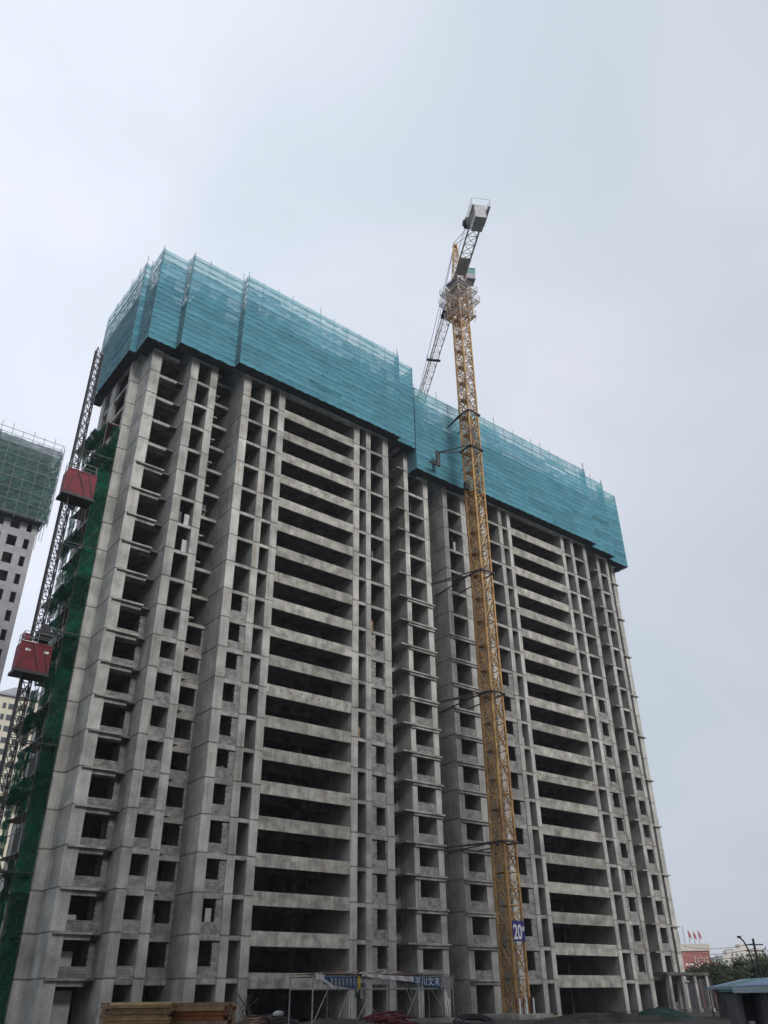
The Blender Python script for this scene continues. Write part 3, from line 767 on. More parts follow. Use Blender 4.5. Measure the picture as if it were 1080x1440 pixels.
def cage(label, x0, z, marks):
    t = thing('hoist_cage', label, 'hoist cage', (x0, 66.2, z), 0.0, 'hoist cages on the lattice mast')
    Lc, Wc, Hc = 2.6, 1.5, 2.55
    body = MB().box(0, Lc, 0, Wc, 0.1, Hc).build('body', M['red'], t)
    fr = MB()
    for x in (0.0, Lc * 0.36, Lc * 0.7, Lc):
        fr.box(x - 0.05, x + 0.05, -0.05, -0.001, 0.02, Hc + 0.03)
    for zz in (0.02, Hc - 0.05): fr.box(-0.06, Lc + 0.06, -0.06, -0.052, zz, zz + 0.1)
    fr.box(-0.07, -0.045, -0.055, 0.05, 0.02, Hc + 0.03)
    fr.build('frame', M['red'], t)
    rb2 = MB()
    for k in range(13):
        x = 0.1 + k * (Lc - 0.2) / 12
        rb2.box(x - 0.025, x + 0.025, -0.03, -0.001, 0.12, Hc - 0.06)
    rb2.build('side_rib', M['red'], t)
    MB().bar((0.02, -0.07, 0.15), (Lc * 0.36, -0.07, Hc - 0.1), 0.025).bar((Lc * 0.7, -0.07, 0.15), (Lc * 0.36, -0.07, Hc - 0.1), 0.025).bar((Lc * 0.7, -0.07, Hc - 0.1), (Lc, -0.07, 0.15), 0.025).build('brace', M['dgrey'], t)
    MB().box(-0.15, Lc + 0.15, -0.12, Wc + 0.12, -0.18, 0.09).build('floor_frame', M['dgrey'], t)
    MB().tube([(Lc * 0.2, 0.1, -0.15), (Lc * 0.22, 0.1, -3.0), (Lc * 0.25, 0.1, -6.5)], 0.03, 5).build('power_cable', M['hose'], t)
    MB().box(Lc + 0.01, Lc + 0.07, 0.1, Wc - 0.1, 0.12, Hc - 0.1).build('door', M['redpipe'], t)
    rl = MB()
    for x in (0.1, Lc * 0.5, Lc - 0.1):
        for y in (0.05, Wc - 0.05): rl.bar((x, y, Hc), (x, y, Hc + 1.0), 0.025)
    for zz in (Hc + 0.5, Hc + 1.0):
        for y in (0.05, Wc - 0.05): rl.bar((0.1, y, zz), (Lc - 0.1, y, zz), 0.02)
        for x in (0.1, Lc - 0.1): rl.bar((x, 0.05, zz), (x, Wc - 0.05, zz), 0.02)
    rl.build('guard_rail', M['pole'], t)
    dr = MB().box(1.5, 2.3, 0.9, 1.5, Hc + 0.01, Hc + 0.8)
    if marks:
        dr.box(1.3, 2.5, 0.5, 1.45, Hc + 0.8, Hc + 1.6).box(1.6, 2.2, 0.7, 1.4, Hc + 1.6, Hc + 2.3).bar((1.2, 0.6, Hc + 1.2), (2.7, 0.6, Hc + 1.2), 0.25, n=8)
    dr.build('drive_motor', M['dgrey'], t)
    if marks:
        mb = MB()
        for (x, z2) in ((0.4, 1.75), (1.95, 1.8)):
            mb.box(x, x + 0.16, -0.068, -0.058, z2, z2 + 0.22).box(x + 0.22, x + 0.42, -0.068, -0.058, z2 + 0.02, z2 + 0.2)
        mb.build('painted_mark', M['white'], t)
        MB().box(0.1, 0.6, 0.3, 0.9, Hc + 0.3, Hc + 0.9).build('control_box', M['red'], t)
        MB().box(-0.05, 1.3, -0.04, 0.0, Hc + 0.04, Hc + 0.1).build('roof_edge', M['white'], t)
    return t


cage('upper dark red hoist cage without marks on its side', 15.75, 41.3, False)
cage('lower dark red hoist cage with white marks and motors on top', 15.2, 24.4, True).scale = (0.93, 1, 0.93)

# ------------------------------------------------------------------ green netted scaffold on the end wall
sc = thing('netted_scaffold', 'narrow scaffold hung with torn green netting against the end wall', 'scaffold', (19.0, 68.6, 0))
for i, x in enumerate((0.0, 1.15)):
    for j in range(6):
        MB().bar((0, 0, 0), (0, 0, 52.0 + random.uniform(-1, 2.5)), 0.03, n=6).build('pole', M['pole'], sc, (x, 0.05 + j * 1.1, 0))
zl = 0.9
nvar = []
for k in range(5):
    mb = MB(); nx, nz_ = 6, 6; idx = {}
    for i in range(nx + 1):
        for q in range(nz_ + 1):
            ed = 1.0 if 0 < q else 0.3
            idx[i, q] = len(mb.v)
            mb.v.append((i / nx, random.uniform(-0.14, 0.06), 2.9 * q / nz_ + (random.uniform(-0.45, 0.15) if q == 0 else random.uniform(-0.04, 0.04))))
    for i in range(nx):
        for q in range(nz_): mb.f.append((idx[i, q], idx[i + 1, q], idx[i + 1, q + 1], idx[i, q + 1])); mb.mi.append(0)
    nvar.append(mb.mesh('net_sheet', M['green']))
for k in range(18):
    z = k * 2.9
    o = put('net_sheet', nvar[k % 5], sc, (-0.05 if k < 17 else 0.55, -0.12, z)); o.scale = (1.3 if k < 17 else 0.75, 1, 1 if k < 17 else 0.85)
    for s in range(3):
        if random.random() < (0.12 if s == 0 else 0.3): continue
        o = put('net_sheet', nvar[(k + 2 + s) % 5], sc, (-0.16, 1.75 + s * 1.9, z + random.uniform(-0.4, 0.2)), -math.pi / 2)
        o.scale = (1.9, random.uniform(0.8, 2.4), random.uniform(0.75, 1.0))
    # outward catch platform with drooping net
    if k % 2 == 1:
        mb = MB(); e = random.uniform(0.7, 1.3)
        for q in range(4):
            ya, yb = 0.1 + q * 1.4, 0.1 + (q + 1) * 1.4
            s1, s2 = random.uniform(0.1, 0.5), random.uniform(0.1, 0.5)
            mb.quad((-0.1, ya, 0.0), (-0.1, yb, 0.0), (-e, yb, 0.75 - s2), (-e, ya, 0.75 - s1))
            mb.quad((-0.1, ya, -0.1 - s1), (-e, ya, 0.7 - s1), (-e, yb, 0.7 - s2), (-0.1, yb, -0.1 - s2))
        mb.build('catch_net', M['green'], sc, (0, 0, z + 1.2))
    mb = MB()
    for y in (0.05, 5.55): mb.bar((-0.15, y, z + 2.8), (1.25, y, z + 2.8), 0.028)
    for x in (0.0, 1.15):
        mb.bar((x, -0.1, z + 2.8), (x, 5.7, z + 2.8), 0.028); mb.bar((x, -0.1, z + 1.5), (x, 5.7, z + 1.5), 0.024)
    mb.build('ledger', M['pole'], sc)
    MB().box(0.05, 1.1, 0.0, 5.6, z + 2.84, z + 2.89).build('deck_board', M['wood2'], sc)


# ------------------------------------------------------------------ background
def windows(parent, xs, zs, y, ww, hh, m='glass', d=0.12, name='window'):
    for x in xs:
        for z in zs: bx(name, x - ww / 2, x + ww / 2, y - d, y + 0.05, z, z + hh, m, parent)

# neighbouring tower with faded net
tw = thing('neighbour_tower', 'grey concrete tower under faded dark green netting behind the hoist', 'building', (23.6, 115, 0))
TW, TH = 26.0, 76.0
mb = MB()
# wall with real openings: piers and spandrels
cols = [(-26, -23.2), (-21.9, -19.0), (-17.7, -13.9), (-12.6, -9.4), (-7.9, -4.9), (-3.5, -2.55), (-1.2, -0.2), (0.55, 1.3)]
for c in cols: bx('wall_pier', c[0], c[1], 0, 0.4, 0, 63.5, 'towerwall', tw)
for n in range(0, 22):
    z = 1.1 + n * 2.87
    for a, b in zip(cols[:-1], cols[1:]):
        bx('spandrel', a[1], b[0], 0.05, 0.35, z - 0.62, z + 0.62, 'towerwall', tw)
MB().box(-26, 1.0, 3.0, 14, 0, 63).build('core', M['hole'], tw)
MB().box(1.0, 1.3, 0.42, 14, 0, 63.4).build('side_wall', M['towerwall'], tw)
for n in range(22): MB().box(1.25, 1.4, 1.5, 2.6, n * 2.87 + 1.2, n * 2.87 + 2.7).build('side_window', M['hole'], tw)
mb = MB().box(-26, 1.2, 0.45, 14, 63.6, 76.4).build('upper_core', M['towerwall'], tw)
old = []
for k in range(4):
    mb = MB(); nx, nz_ = 6, 5; idx = {}
    for i in range(nx + 1):
        for q in range(nz_ + 1):
            idx[i, q] = len(mb.v); mb.v.append((4.0 * i / nx, random.uniform(-0.25, 0.1), 2.6 * q / nz_ + random.uniform(-0.05, 0.05)))
    for i in range(nx):
        for q in range(nz_): mb.f.append((idx[i, q], idx[i + 1, q], idx[i + 1, q + 1], idx[i, q + 1])); mb.mi.append(0)
    old.append(mb.mesh('net_sheet', M['oldnet']))
for c in range(7):
    for r in range(5): put('net_sheet', old[(c + r * 2) % 4], tw, (2.0 - 4 * (c + 1), -1.3, 63.6 + r * 2.55))
for c in range(3):
    for r in range(5): put('net_sheet', old[(c + r) % 4], tw, (2.0, -1.3 + 4 * c, 63.6 + r * 2.55), math.pi / 2)
for k in range(16):
    MB().bar((0, 0, -0.3 - random.random() * 0.5), (0, 0, 14.0 + random.random() * 1.0), 0.04, n=6).build('pole', M['pole'], tw, (2.1 - k * 1.6, -1.5, 63.6))
for k in range(6):
    MB().bar((0, 0, -0.5 - random.random() * 2), (0, 0, 13.5), 0.04, n=6).build('pole', M['pole'], tw, (2.25, -1.3 + k * 1.7, 63.6))
for z in (13.0, 13.9): MB().bar((-24, -1.5, 63.6 + z), (1.9, -1.5, 63.6 + z), 0.03).bar((1.9, -1.5, 63.6 + z), (1.9, 9, 63.6 + z), 0.03).build('ledger', M['pole'], tw)
for k in range(7): MB().bar((-24, -1.55, 63.6 + k * 1.9), (2.3, -1.55, 63.6 + k * 1.9), 0.03).bar((2.0, -2.0, 63.6 + k * 1.9), (2.0, 9, 63.6 + k * 1.9), 0.03).build('ledger', M['pole'], tw)
MB().box(-24, 1.5, -1.4, -0.05, 63.3, 63.45).box(0.05, 1.6, -0.04, 9, 63.3, 63.44).build('deck_board', M['deck'], tw)
MB().box(-8.5, -6.9, 1, 2.4, 76.4, 78.2).build('roof_tank', M['towerwall'], tw)

# far beige tower with hipped roof
fb = thing('beige_tower', 'far beige apartment tower with a grey hipped roof', 'building', (50.5, 230, 0))
MB().box(0, 26, 0, 14, 0, 73.5).build('wall', M['beige'], fb)
mb = MB(); mb.v = [(-0.7, -0.7, 73.5), (26.7, -0.7, 73.5), (26.7, 14.7, 73.5), (-0.7, 14.7, 73.5), (5, 7, 78.0), (21, 7, 78.0), (-0.7, -0.7, 73.0), (26.7, -0.7, 73.0), (26.7, 14.7, 73.0), (-0.7, 14.7, 73.0)]
mb.f = [(0, 1, 5, 4), (1, 2, 5), (2, 3, 4, 5), (3, 0, 4), (6, 7, 1, 0), (7, 8, 2, 1), (8, 9, 3, 2), (9, 6, 0, 3), (9, 8, 7, 6)]; mb.mi = [0] * 9
mb.build('roof', M['roofgrey'], fb)
for n in range(4, 24):
    for x, ww in ((1.6, 0.9), (3.3, 1.5), (5.9, 0.8), (8.3, 1.6), (10.6, 0.9), (12.8, 1.5)):
        bx('window', x - ww / 2, x + ww / 2, -0.08, 0.05, n * 3.0 + 0.6, n * 3.0 + 2.1, 'glass', fb)
for x in (2.5, 7.1, 11.7): MB().box(x - 0.1, x + 0.1, -0.15, -0.001, 10, 73).build('downpipe', M['cream'], fb)

# red hall with flags on the roof
rb = thing('red_hall', 'low red clad building with a pale parapet and flagpoles on its roof', 'building', (168.0, 113.5, 0), math.radians(-38))
MB().box(0, 6.2, 0, 8, 0, 9.6).build('wall', M['redwall'], rb)
MB().box(-1.0, 6.4, -0.2, 8.2, 9.61, 10.9).build('parapet', M['cream'], rb)
MB().box(6.22, 8.2, 0.5, 7, 0, 7.6).build('annex', M['redwall'], rb)
MB().box(0.8, 2.4, -0.08, 0.02, 7.0, 7.3).build('window_band', M['white'], rb)
for k in range(5): MB().box(2.9 + k * 0.62, 3.05 + k * 0.62, -0.06, 0.0, 6.6, 8.6 - 0.3 * (k % 2)).build('panel_stripe', M['cream'], rb)
for k in range(6):
    hh = (1.8, 2.3, 3.4, 2.6, 2.4, 2.5)[k]
    MB().bar((0, 0, 0), (0, 0, hh), 0.06, n=6).build('flagpole', M['pole'], rb, (-0.6 + k * 1.05, 0.2, 10.9))
    if k >= 3:
        mb = MB()
        for q in range(4):
            x0, x1 = q * 0.11, (q + 1) * 0.11
            mb.quad((x0, 0.05 * (q % 2), hh - 1.2 - 0.15 * q), (x1, 0.05 * ((q + 1) % 2), hh - 1.3 - 0.15 * q), (x1, 0.05 * ((q + 1) % 2), hh - 0.1 - 0.25 * q), (x0, 0.05 * (q % 2), hh - 0.05 - 0.2 * q))
        mb.build('flag', M['flag'], rb, (-0.55 + k * 1.05, 0.2, 10.9))

# far cream blocks
for (px0, px1, py, t, lab) in ((1016, 1046, 1343, 420, 'pale distant apartment block beyond the trees, lower of two'), (1030, 1072, 1334, 430, 'pale distant apartment block beyond the trees, taller with roof boxes')):
    a = at(px0, py, t); b = at(px1, py, t); Ld = (Vector((b.x, b.y, 0)) - Vector((a.x, a.y, 0)))
    fc = thing('distant_block', lab, 'building', (a.x, a.y, 0), math.atan2(Ld.y, Ld.x), 'distant blocks beyond the trees')
    MB().box(0, Ld.length, 0, 12, 0, a.z).build('wall', M['cream'], fc)
    MB().box(Ld.length * 0.3, Ld.length * 0.55, 2, 8, a.z, a.z + 2.2).build('roof_box', M['cream'], fc)
    for n in range(3, int(a.z / 3)):
        for k in range(int(Ld.length / 3)): bx('window', 0.8 + k * 3, 2.2 + k * 3, -0.1, 0.05, n * 3 + 0.8, n * 3 + 2.2, 'glass', fc)


# trees
def tree(label, p, h, r, lm, seed, nleaf=1500):
    rnd = random.Random(seed)
    t = thing('broadleaf_tree', label, 'tree', p, rnd.uniform(0, 6), 'trees by the site boundary')
    mb = MB(); prev = Vector((0, 0, 0))
    segs = 5
    for i in range(segs):
        nx = Vector((rnd.uniform(-.1, .1), rnd.uniform(-.1, .1), h * 0.6 * (i + 1) / segs))
        mb.bar(prev, nx, 0.16 * (1 - i * 0.15), n=7); prev = nx
    clumps = []
    for i in range(9):
        a = rnd.uniform(0, 6.28); e = Vector((math.cos(a) * r * rnd.uniform(.3, .8), math.sin(a) * r * rnd.uniform(.3, .8), h * rnd.uniform(0.5, 0.92)))
        mb.bar((0, 0, h * rnd.uniform(0.3, 0.55)), e, 0.05, n=5); clumps.append((e, r * rnd.uniform(.3, .55)))
    mb.build('trunk', M['bark'], t)
    mb = MB()
    for i in range(nleaf):
        c, rr = rnd.choice(clumps)
        q = Vector((rnd.gauss(0, 1), rnd.gauss(0, 1), rnd.gauss(0, 0.8))); q.normalize(); q = c + q * rr * rnd.random() ** 0.4
        s = rnd.uniform(0.1, 0.2)
        u = Vector((rnd.gauss(0, 1), rnd.gauss(0, 1), rnd.gauss(0, 1))).normalized(); v = u.orthogonal().normalized()
        mb.quad(q - u * s, q - v * s * 0.55, q + u * s, q + v * s * 0.55)
    mb.build('crown', lm, t)


tl = ['bushy dark green tree behind the blue roofed shed', 'dark tree between the red hall and the street lamp', 'pale leaved tree in front of the distant blocks',
      'low dark tree right beside the red hall', 'dark tree behind the street lamp', 'pale green tree next to the utility pole', 'broad dark tree behind the utility pole',
      'small dark tree under the red hall wall', 'tall pale tree behind the low dark trees', 'low dark tree at the red hall corner close to the unfinished block',
      'rounded dark tree under the red hall window band', 'dark tree under the red hall annex', 'low dark tree just behind the blue shed roof', 'pale tree between the street lamp and the utility pole']
tp = [(1000, 1356, 118, 'leaf', 2.6), (1024, 1352, 112, 'leaf2', 2.4), (1040, 1346, 125, 'leaf2', 2.6), (1012, 1360, 105, 'leaf', 2.2), (1060, 1343, 104, 'leaf', 3.0), (1075, 1352, 98, 'leaf', 2.6),
      (1090, 1342, 108, 'leaf', 3.0), (985, 1361, 112, 'leaf', 2.4), (1048, 1352, 95, 'leaf', 2.0), (966, 1360, 125, 'leaf', 2.4), (976, 1358, 130, 'leaf', 2.4), (994, 1359, 126, 'leaf', 2.4), (1030, 1358, 88, 'leaf', 2.2), (1068, 1350, 120, 'leaf2', 3.0)]
for i, (px, py, t_, lm, r) in enumerate(tp):
    p = at(px, py, t_); tree(tl[i], (p.x, p.y, 0), p.z + 0.3, r, M[lm], 50 + i)

# street lamp
b0 = at(1070, 1400, 80); tp_ = at(1040, 1318, 80); b0.z = 0
lamp = thing('street_lamp', 'dark street lamp with a curved arm above the trees', 'street lamp', b0)
dx = Vector((tp_.x - b0.x, tp_.y - b0.y, 0)); hz = tp_.z
pts = [(0, 0, 0), (0, 0, hz * 0.5), dx * 0.08 + Vector((0, 0, hz * 0.68)), dx * 0.3 + Vector((0, 0, hz * 0.84)), dx * 0.62 + Vector((0, 0, hz * 0.95)), dx + Vector((0, 0, hz))]
MB().tube(pts[:3], 0.09, 8).build('pole', M['dgrey'], lamp)
MB().tube(pts[2:], 0.075, 8).build('arm', M['dgrey'], lamp)
MB().box(-0.45, 0.15, -0.13, 0.13, -0.08, 0.1).build('lamp_head', M['dgrey'], lamp, tuple(Vector(pts[-1])), math.atan2(dx.y, dx.x) + math.pi)
# utility pole with wires
u0 = at(1076, 1400, 72); ut = at(1075, 1317, 72); u0.z = 0
up = thing('utility_pole', 'dark utility pole with cross arms and thin wires', 'utility pole', u0)
MB().bar((0, 0, 0), (0, 0, ut.z), 0.1, n=8).build('pole', M['dgrey'], up)
for zz in (0.5, 1.0): MB().bar((-0.7, 0.45, ut.z - zz), (0.7, -0.45, ut.z - zz), 0.05).build('cross_arm', M['dgrey'], up)
for k in range(3):
    e = at(960, 1330 + k * 8, 118) - u0; s_ = Vector((0, 0, ut.z - 0.4 - 0.4 * k)); pts = []
    for i in range(9):
        f = i / 8; q = s_.lerp(e, f); q.z -= 1.2 * 4 * f * (1 - f) * 0.35; pts.append(q)
    MB().tube(pts, 0.02, 4).build('wire', M['dgrey'], up)

# blue roofed shed
p0 = at(992, 1380, 72); p1 = at(1094, 1377, 56)
sh = thing('site_shed', 'long site shed with a blue sheet roof and pale eaves', 'shed', (p0.x, p0.y, 0), math.atan2(p1.y - p0.y, p1.x - p0.x))
Ls = (Vector((p1.x, p1.y, 0)) - Vector((p0.x, p0.y, 0))).length
MB().box(0.3, Ls, 0.6, 4.5, 0, 2.1).build('wall', M['shedwall'], sh)
for k in range(int(Ls / 1.0)):
    mb = MB(); x0, x1 = k * 1.0, k * 1.0 + 0.985
    mb.v = [(x0, 0, 2.15), (x1, 0, 2.15), (x1, 3.2, 2.75), (x0, 3.2, 2.75), (x0, 0, 2.2), (x1, 0, 2.2), (x1, 3.2, 2.8), (x0, 3.2, 2.8)]
    mb.f = [(0, 3, 2, 1), (4, 5, 6, 7), (0, 1, 5, 4), (1, 2, 6, 5), (2, 3, 7, 6), (3, 0, 4, 7)]; mb.mi = [0] * 6
    mb.build('roof_sheet', M['teal' if k in (3, 4, 5, 6) else 'roofblue'], sh)
MB().box(-0.05, Ls, -0.06, -0.005, 2.02, 2.16).build('eaves', M['rooflight'], sh)
for k in range(4): MB().box(-0.05, 0.05, -0.05, 0.05, 0, 2.1).build('post', M['dgrey'], sh, (0.3 + k * 5, 0.1, 0))
for k in range(3): MB().box(0, 1.4, -0.04, 0.0, 0.9, 1.7).build('window', M['glass'], sh, (2.5 + k * 4.5, 0.59, 0))

# hoarding between the block and the shed
a_ = at(955, 1400, 122); b_ = at(1006, 1400, 96); dv_ = Vector((b_.x - a_.x, b_.y - a_.y, 0))
hd = thing('site_hoarding', 'dark sheet hoarding between the unfinished block and the blue roofed shed', 'hoarding', (a_.x, a_.y, 0), math.atan2(dv_.y, dv_.x))
np_ = int(dv_.length / 1.5)
for k in range(np_): bx('panel', k * 1.5, k * 1.5 + 1.46, 0, 0.05, 0.05, 3.2 + 0.1 * ((k * 7) % 3), ('shedwall', 'shedwall', 'redwall', 'dgrey')[k % 4], hd)
for k in range(np_ + 1): bx('post', k * 1.5 - 0.035, k * 1.5 + 0.035, 0.06, 0.13, 0, 3.3, 'dgrey', hd)

# dark guard cabin in front of the shed
p0 = at(1040, 1420, 47)
cb = thing('guard_cabin', 'small dark cabin with a teal canopy and open doorway', 'cabin', (p0.x, p0.y, 0), math.radians(-40))
MB().box(0, 0.25, 0, 2.0, 0, 1.75).box(1.35, 1.6, 0, 2.0, 0, 1.75).box(0.26, 1.34, 1.7, 1.9, 0, 1.74).build('wall', M['shedwall'], cb)
MB().box(-0.3, 2.6, -0.5, 2.2, 1.76, 1.92).build('roof', M['teal'], cb)
MB().box(-0.35, 2.65, -0.55, -0.505, 1.70, 1.98).build('fascia', M['rooflight'], cb)
MB().box(2.4, 2.5, -0.4, -0.3, 0, 1.75).build('post', M['roofblue'], cb)
MB().box(0.5, 0.85, 0.3, 0.6, 0, 0.3).build('white_crate', M['whitetarp'], cb)


# ------------------------------------------------------------------ clutter at the foot of the block
# banner-hung safety canopy
cn = thing('safety_canopy', 'steel pipe safety canopy hung with torn blue banners', 'canopy', (37.45, 56, 0))
WL = 13.6
for k in range(5):
    for y in (0, 3.0): MB().bar((0, 0, 0), (0, 0, 3.2), 0.045, n=8).build('post', M['paint_pipe'], cn, (0.05 + k * (WL - 0.1) / 4, y, 0))
for z in (2.3, 3.1):
    MB().bar((0, 0, z), (WL, 0, z), 0.04, n=6).bar((0, 3.0, z), (WL, 3.0, z), 0.04, n=6).bar((0, 0, z), (0, 3, z), 0.04, n=6).bar((WL, 0, z), (WL, 3, z), 0.04, n=6).build('rail', M['paint_pipe'], cn)
mb = MB()
for k in range(56): mb.bar((0.1 + k * 0.24, -0.03, 2.2), (0.1 + k * 0.24, -0.03, 3.22), 0.018)
mb.build('baluster', M['paint_pipe'], cn)['kind'] = 'stuff'
for (xa, xb) in ((0.2, 1.4), (6.3, 3.9), (12.9, 11.2), (4.0, 5.4), (8.6, 9.9), (9.9, 8.7), (2.2, 3.3)):
    MB().bar((xa, 0, 0.3), (xb, 0, 2.3), 0.035, n=6).build('brace', M['paint_pipe'], cn)
for k in range(24): bx('roof_board', 0.02 + k * 0.565, 0.02 + k * 0.565 + 0.55, -0.2, 3.2, 3.24 + 0.01 * (k % 3), 3.28 + 0.01 * (k % 3), 'wood2', cn)


def cloth(name, x0, x1, zt, zb, m, parent, amp=0.05, nx=24, zt2=None, zb2=None, y=-0.09):
    mb = MB(); nz_ = 4; idx = {}
    zt2 = zt if zt2 is None else zt2; zb2 = zb if zb2 is None else zb2
    for i in range(nx + 1):
        f = i / nx
        for q in range(nz_ + 1):
            g = q / nz_; z = (zt + (zt2 - zt) * f) * g + (zb + (zb2 - zb) * f) * (1 - g)
            idx[i, q] = len(mb.v); mb.v.append((x0 + (x1 - x0) * f, y + amp * math.sin(i * 1.9 + q * 0.7) * random.uniform(.3, 1), z))
    for i in range(nx):
        for q in range(nz_): mb.f.append((idx[i, q], idx[i + 1, q], idx[i + 1, q + 1], idx[i, q + 1])); mb.mi.append(0)
    return mb.build(name, M[m], parent)


cloth('banner', 0.9, 3.9, 3.08, 2.6, 'banner', cn, zb2=2.3)
cloth('banner', 8.6, 12.2, 3.08, 2.75, 'banner', cn, zb2=2.3)
cloth('banner_end', 12.22, 13.4, 3.08, 2.32, 'bannerpale', cn, nx=8)
for k in range(7): cloth('white_stripe', 1.5 + k * 0.34, 1.66 + k * 0.34, 2.98, 2.5, 'bannerpale', cn, nx=2, y=-0.17, amp=0.01)
for k, ch in enumerate('平川文末'):
    text_mesh(ch, 0.62, 'rooflight', cn, (9.75 + k * 0.66, -0.18, 2.74), name='banner_character')
cloth('torn_tarpaulin', 0.35, 1.9, 3.2, 3.0, 'whitetarp', cn, 0.04, 8, 2.45, 2.25, -0.2)
cloth('torn_tarpaulin', 4.3, 9.3, 3.3, 3.1, 'whitetarp', cn, 0.06, 16, 3.1, 2.75, -0.22)
MB().box(3.96, 4.2, -0.14, -0.1, 2.28, 3.1).build('hazard_board', M['hazard'], cn)
for k in range(3): cloth('hanging_rag', 0.1 + k * 0.25, 0.35 + k * 0.25, 3.3 - k * 0.05, 2.9, 'whitetarp', cn, 0.06, 3, y=-0.26)

cr_ = random.Random(8)
for k in range(22):     # loose battens and offcuts thrown on the canopy roof
    a_ = cr_.uniform(-0.5, 0.5); x_ = cr_.uniform(0.6, WL - 1)
    l_ = cr_.uniform(0.5, 1.6)
    MB().bar((-l_ / 2, 0, 0), (l_ / 2, 0, cr_.uniform(0, 0.18)), cr_.uniform(0.02, 0.05)).build('offcut', M[cr_.choice(['wood2', 'paint_pipe', 'cw', 'rebar'])], cn, (x_, cr_.uniform(-0.15, 1.0), 3.34), a_)
for k in range(10):
    x_ = cr_.choice([0.2, 3.6, 4.3, 8.9, 11.5, 12.6, 13.0, 13.4]) + cr_.uniform(-0.1, 0.3)
    cloth('hanging_rag', x_, x_ + cr_.uniform(0.08, 0.25), 2.35, cr_.uniform(1.5, 2.1), cr_.choice(['whitetarp', 'bannerpale', 'tarp']), cn, 0.05, 3, y=-0.12)
# timber stacks near the camera
def stack(label, pxa, pxb, ptop, t_, rows, kind, group=None):
    a = at(pxa, ptop, t_); b = at(pxb, ptop, t_ - 0.0); dv = Vector((b.x - a.x, b.y - a.y, 0)); Lx = dv.length
    s = thing('timber_stack', label, 'timber stack', (a.x, a.y, 0), math.atan2(dv.y, dv.x), 'timber stacks in the foreground')
    top = a.z; z = 0.1; rnd = random.Random(int(pxa))
    bx('bearer', 0.15, 0.25, 0.0, 1.2, 0, 0.1, 'wood2', s); bx('bearer', Lx - 0.3, Lx - 0.2, 0.0, 1.2, 0, 0.1, 'wood2', s)
    th = (top - 0.1) / rows
    for r in range(rows):
        off = rnd.uniform(-0.05, 0.05)
        if kind == 'sheet':
            n = 1
            mm = ('wood', 'wood', 'ply', 'wood2', 'wood')[rnd.randrange(5)]
            last = r == rows - 1
            bx('board', 0.14 + off + (0.1 if last else 0), Lx + off + (0.02 if last else 0), rnd.uniform(-0.04, 0.02), 1.2, z, z + th * 0.93, 'woodlight' if last else mm, s)
            for q in range(4):
                bx('squared_timber', 0.0 + off * 0.5, 0.12 + off * 0.5, 0.02 + q * 0.3, 0.27 + q * 0.3, z, z + th * 0.88, 'wood2', s)
        else:
            for q in range(5):
                xo = rnd.uniform(-0.12, 0.12)
                bx('plank', xo, Lx + xo * 0.6, q * 0.24 + (rnd.uniform(-0.05, 0.03) if q == 0 else 0), q * 0.24 + 0.225, z, z + th * rnd.uniform(0.86, 0.95), rnd.choice(['wood2', 'wood2', 'wood', 'ply']), s)
        z += th
    return s


stack('stack of tan plywood sheets with a pale board on top', 143, 240, 1409.5, 18.0, 26, 'sheet')
stack('stack of weathered brown planks beside the plywood sheets', 243, 318, 1409.5, 18.3, 17, 'plank')

# heap of red pipes
def heap(name, label, cat, p, n, L0, r, m, part, spread=(2.5, 1.5), hmax=0.9, seed=1, bent=0.3):
    rnd = random.Random(seed); t = thing(name, label, cat, p)
    for i in range(n):
        x = rnd.uniform(-1, 1); y = rnd.uniform(-1, 1); hh = hmax * max(0.05, (1 - x * x * 0.8 - y * y * 0.6)) * rnd.uniform(.5, 1)
        a = rnd.uniform(-0.45, 0.45); l = L0 * rnd.uniform(.6, 1)
        c = Vector((x * spread[0], y * spread[1], hh)); u = Vector((math.cos(a), math.sin(a), rnd.uniform(-.12, .12)))
        pts = []
        for k in range(6):
            f = k / 5 - 0.5
            q = c + u * l * f; q.z = max(r, q.z - bent * 4 * f * f * l * 0.3); pts.append(q)
        MB().tube(pts, r * rnd.uniform(.7, 1.2), 6).build(part, M[m] if isinstance(m, str) else M[rnd.choice(m)], t)
    return t


p = at(545, 1436, 60); heap('pipe_heap', 'heap of dark red bent pipes on the ground by the canopy', 'pipe heap', (p.x, p.y, 0), 46, 3.0, 0.06, 'redpipe', 'pipe', (1.5, 0.8), 0.95, 3)
p = at(375, 1436, 62); heap('scrap_heap', 'heap of grey scrap rods and sticks before the open ground floor', 'scrap heap', (p.x, p.y, 0), 60, 2.6, 0.035, ['rebar', 'pole', 'dgrey', 'wood2'], 'rod', (2.3, 1.2), 0.8, 5)
p = at(392, 1427, 60.5); rg = thing('cement_bag', 'crumpled white bag lying on the scrap heap', 'bag', (p.x, p.y, 0.55))
mb = MB(); rnd = random.Random(4); idx = {}
for i in range(9):
    for j in range(6):
        a = i / 8 * 2 * math.pi; b = (j / 5 - 0.5) * math.pi; rr = rnd.uniform(.8, 1.1); idx[i % 8, j] = idx.get((i % 8, j), len(mb.v))
        if idx[i % 8, j] == len(mb.v): mb.v.append((0.55 * math.cos(a) * math.cos(b) * rr, 0.3 * math.sin(a) * math.cos(b) * rr, 0.22 + 0.22 * math.sin(b) * rr))
for i in range(8):
    for j in range(5): mb.f.append((idx[i, j], idx[(i + 1) % 8, j], idx[(i + 1) % 8, j + 1], idx[i, j + 1])); mb.mi.append(0)
mb.build('sack', M['whitetarp'], rg)
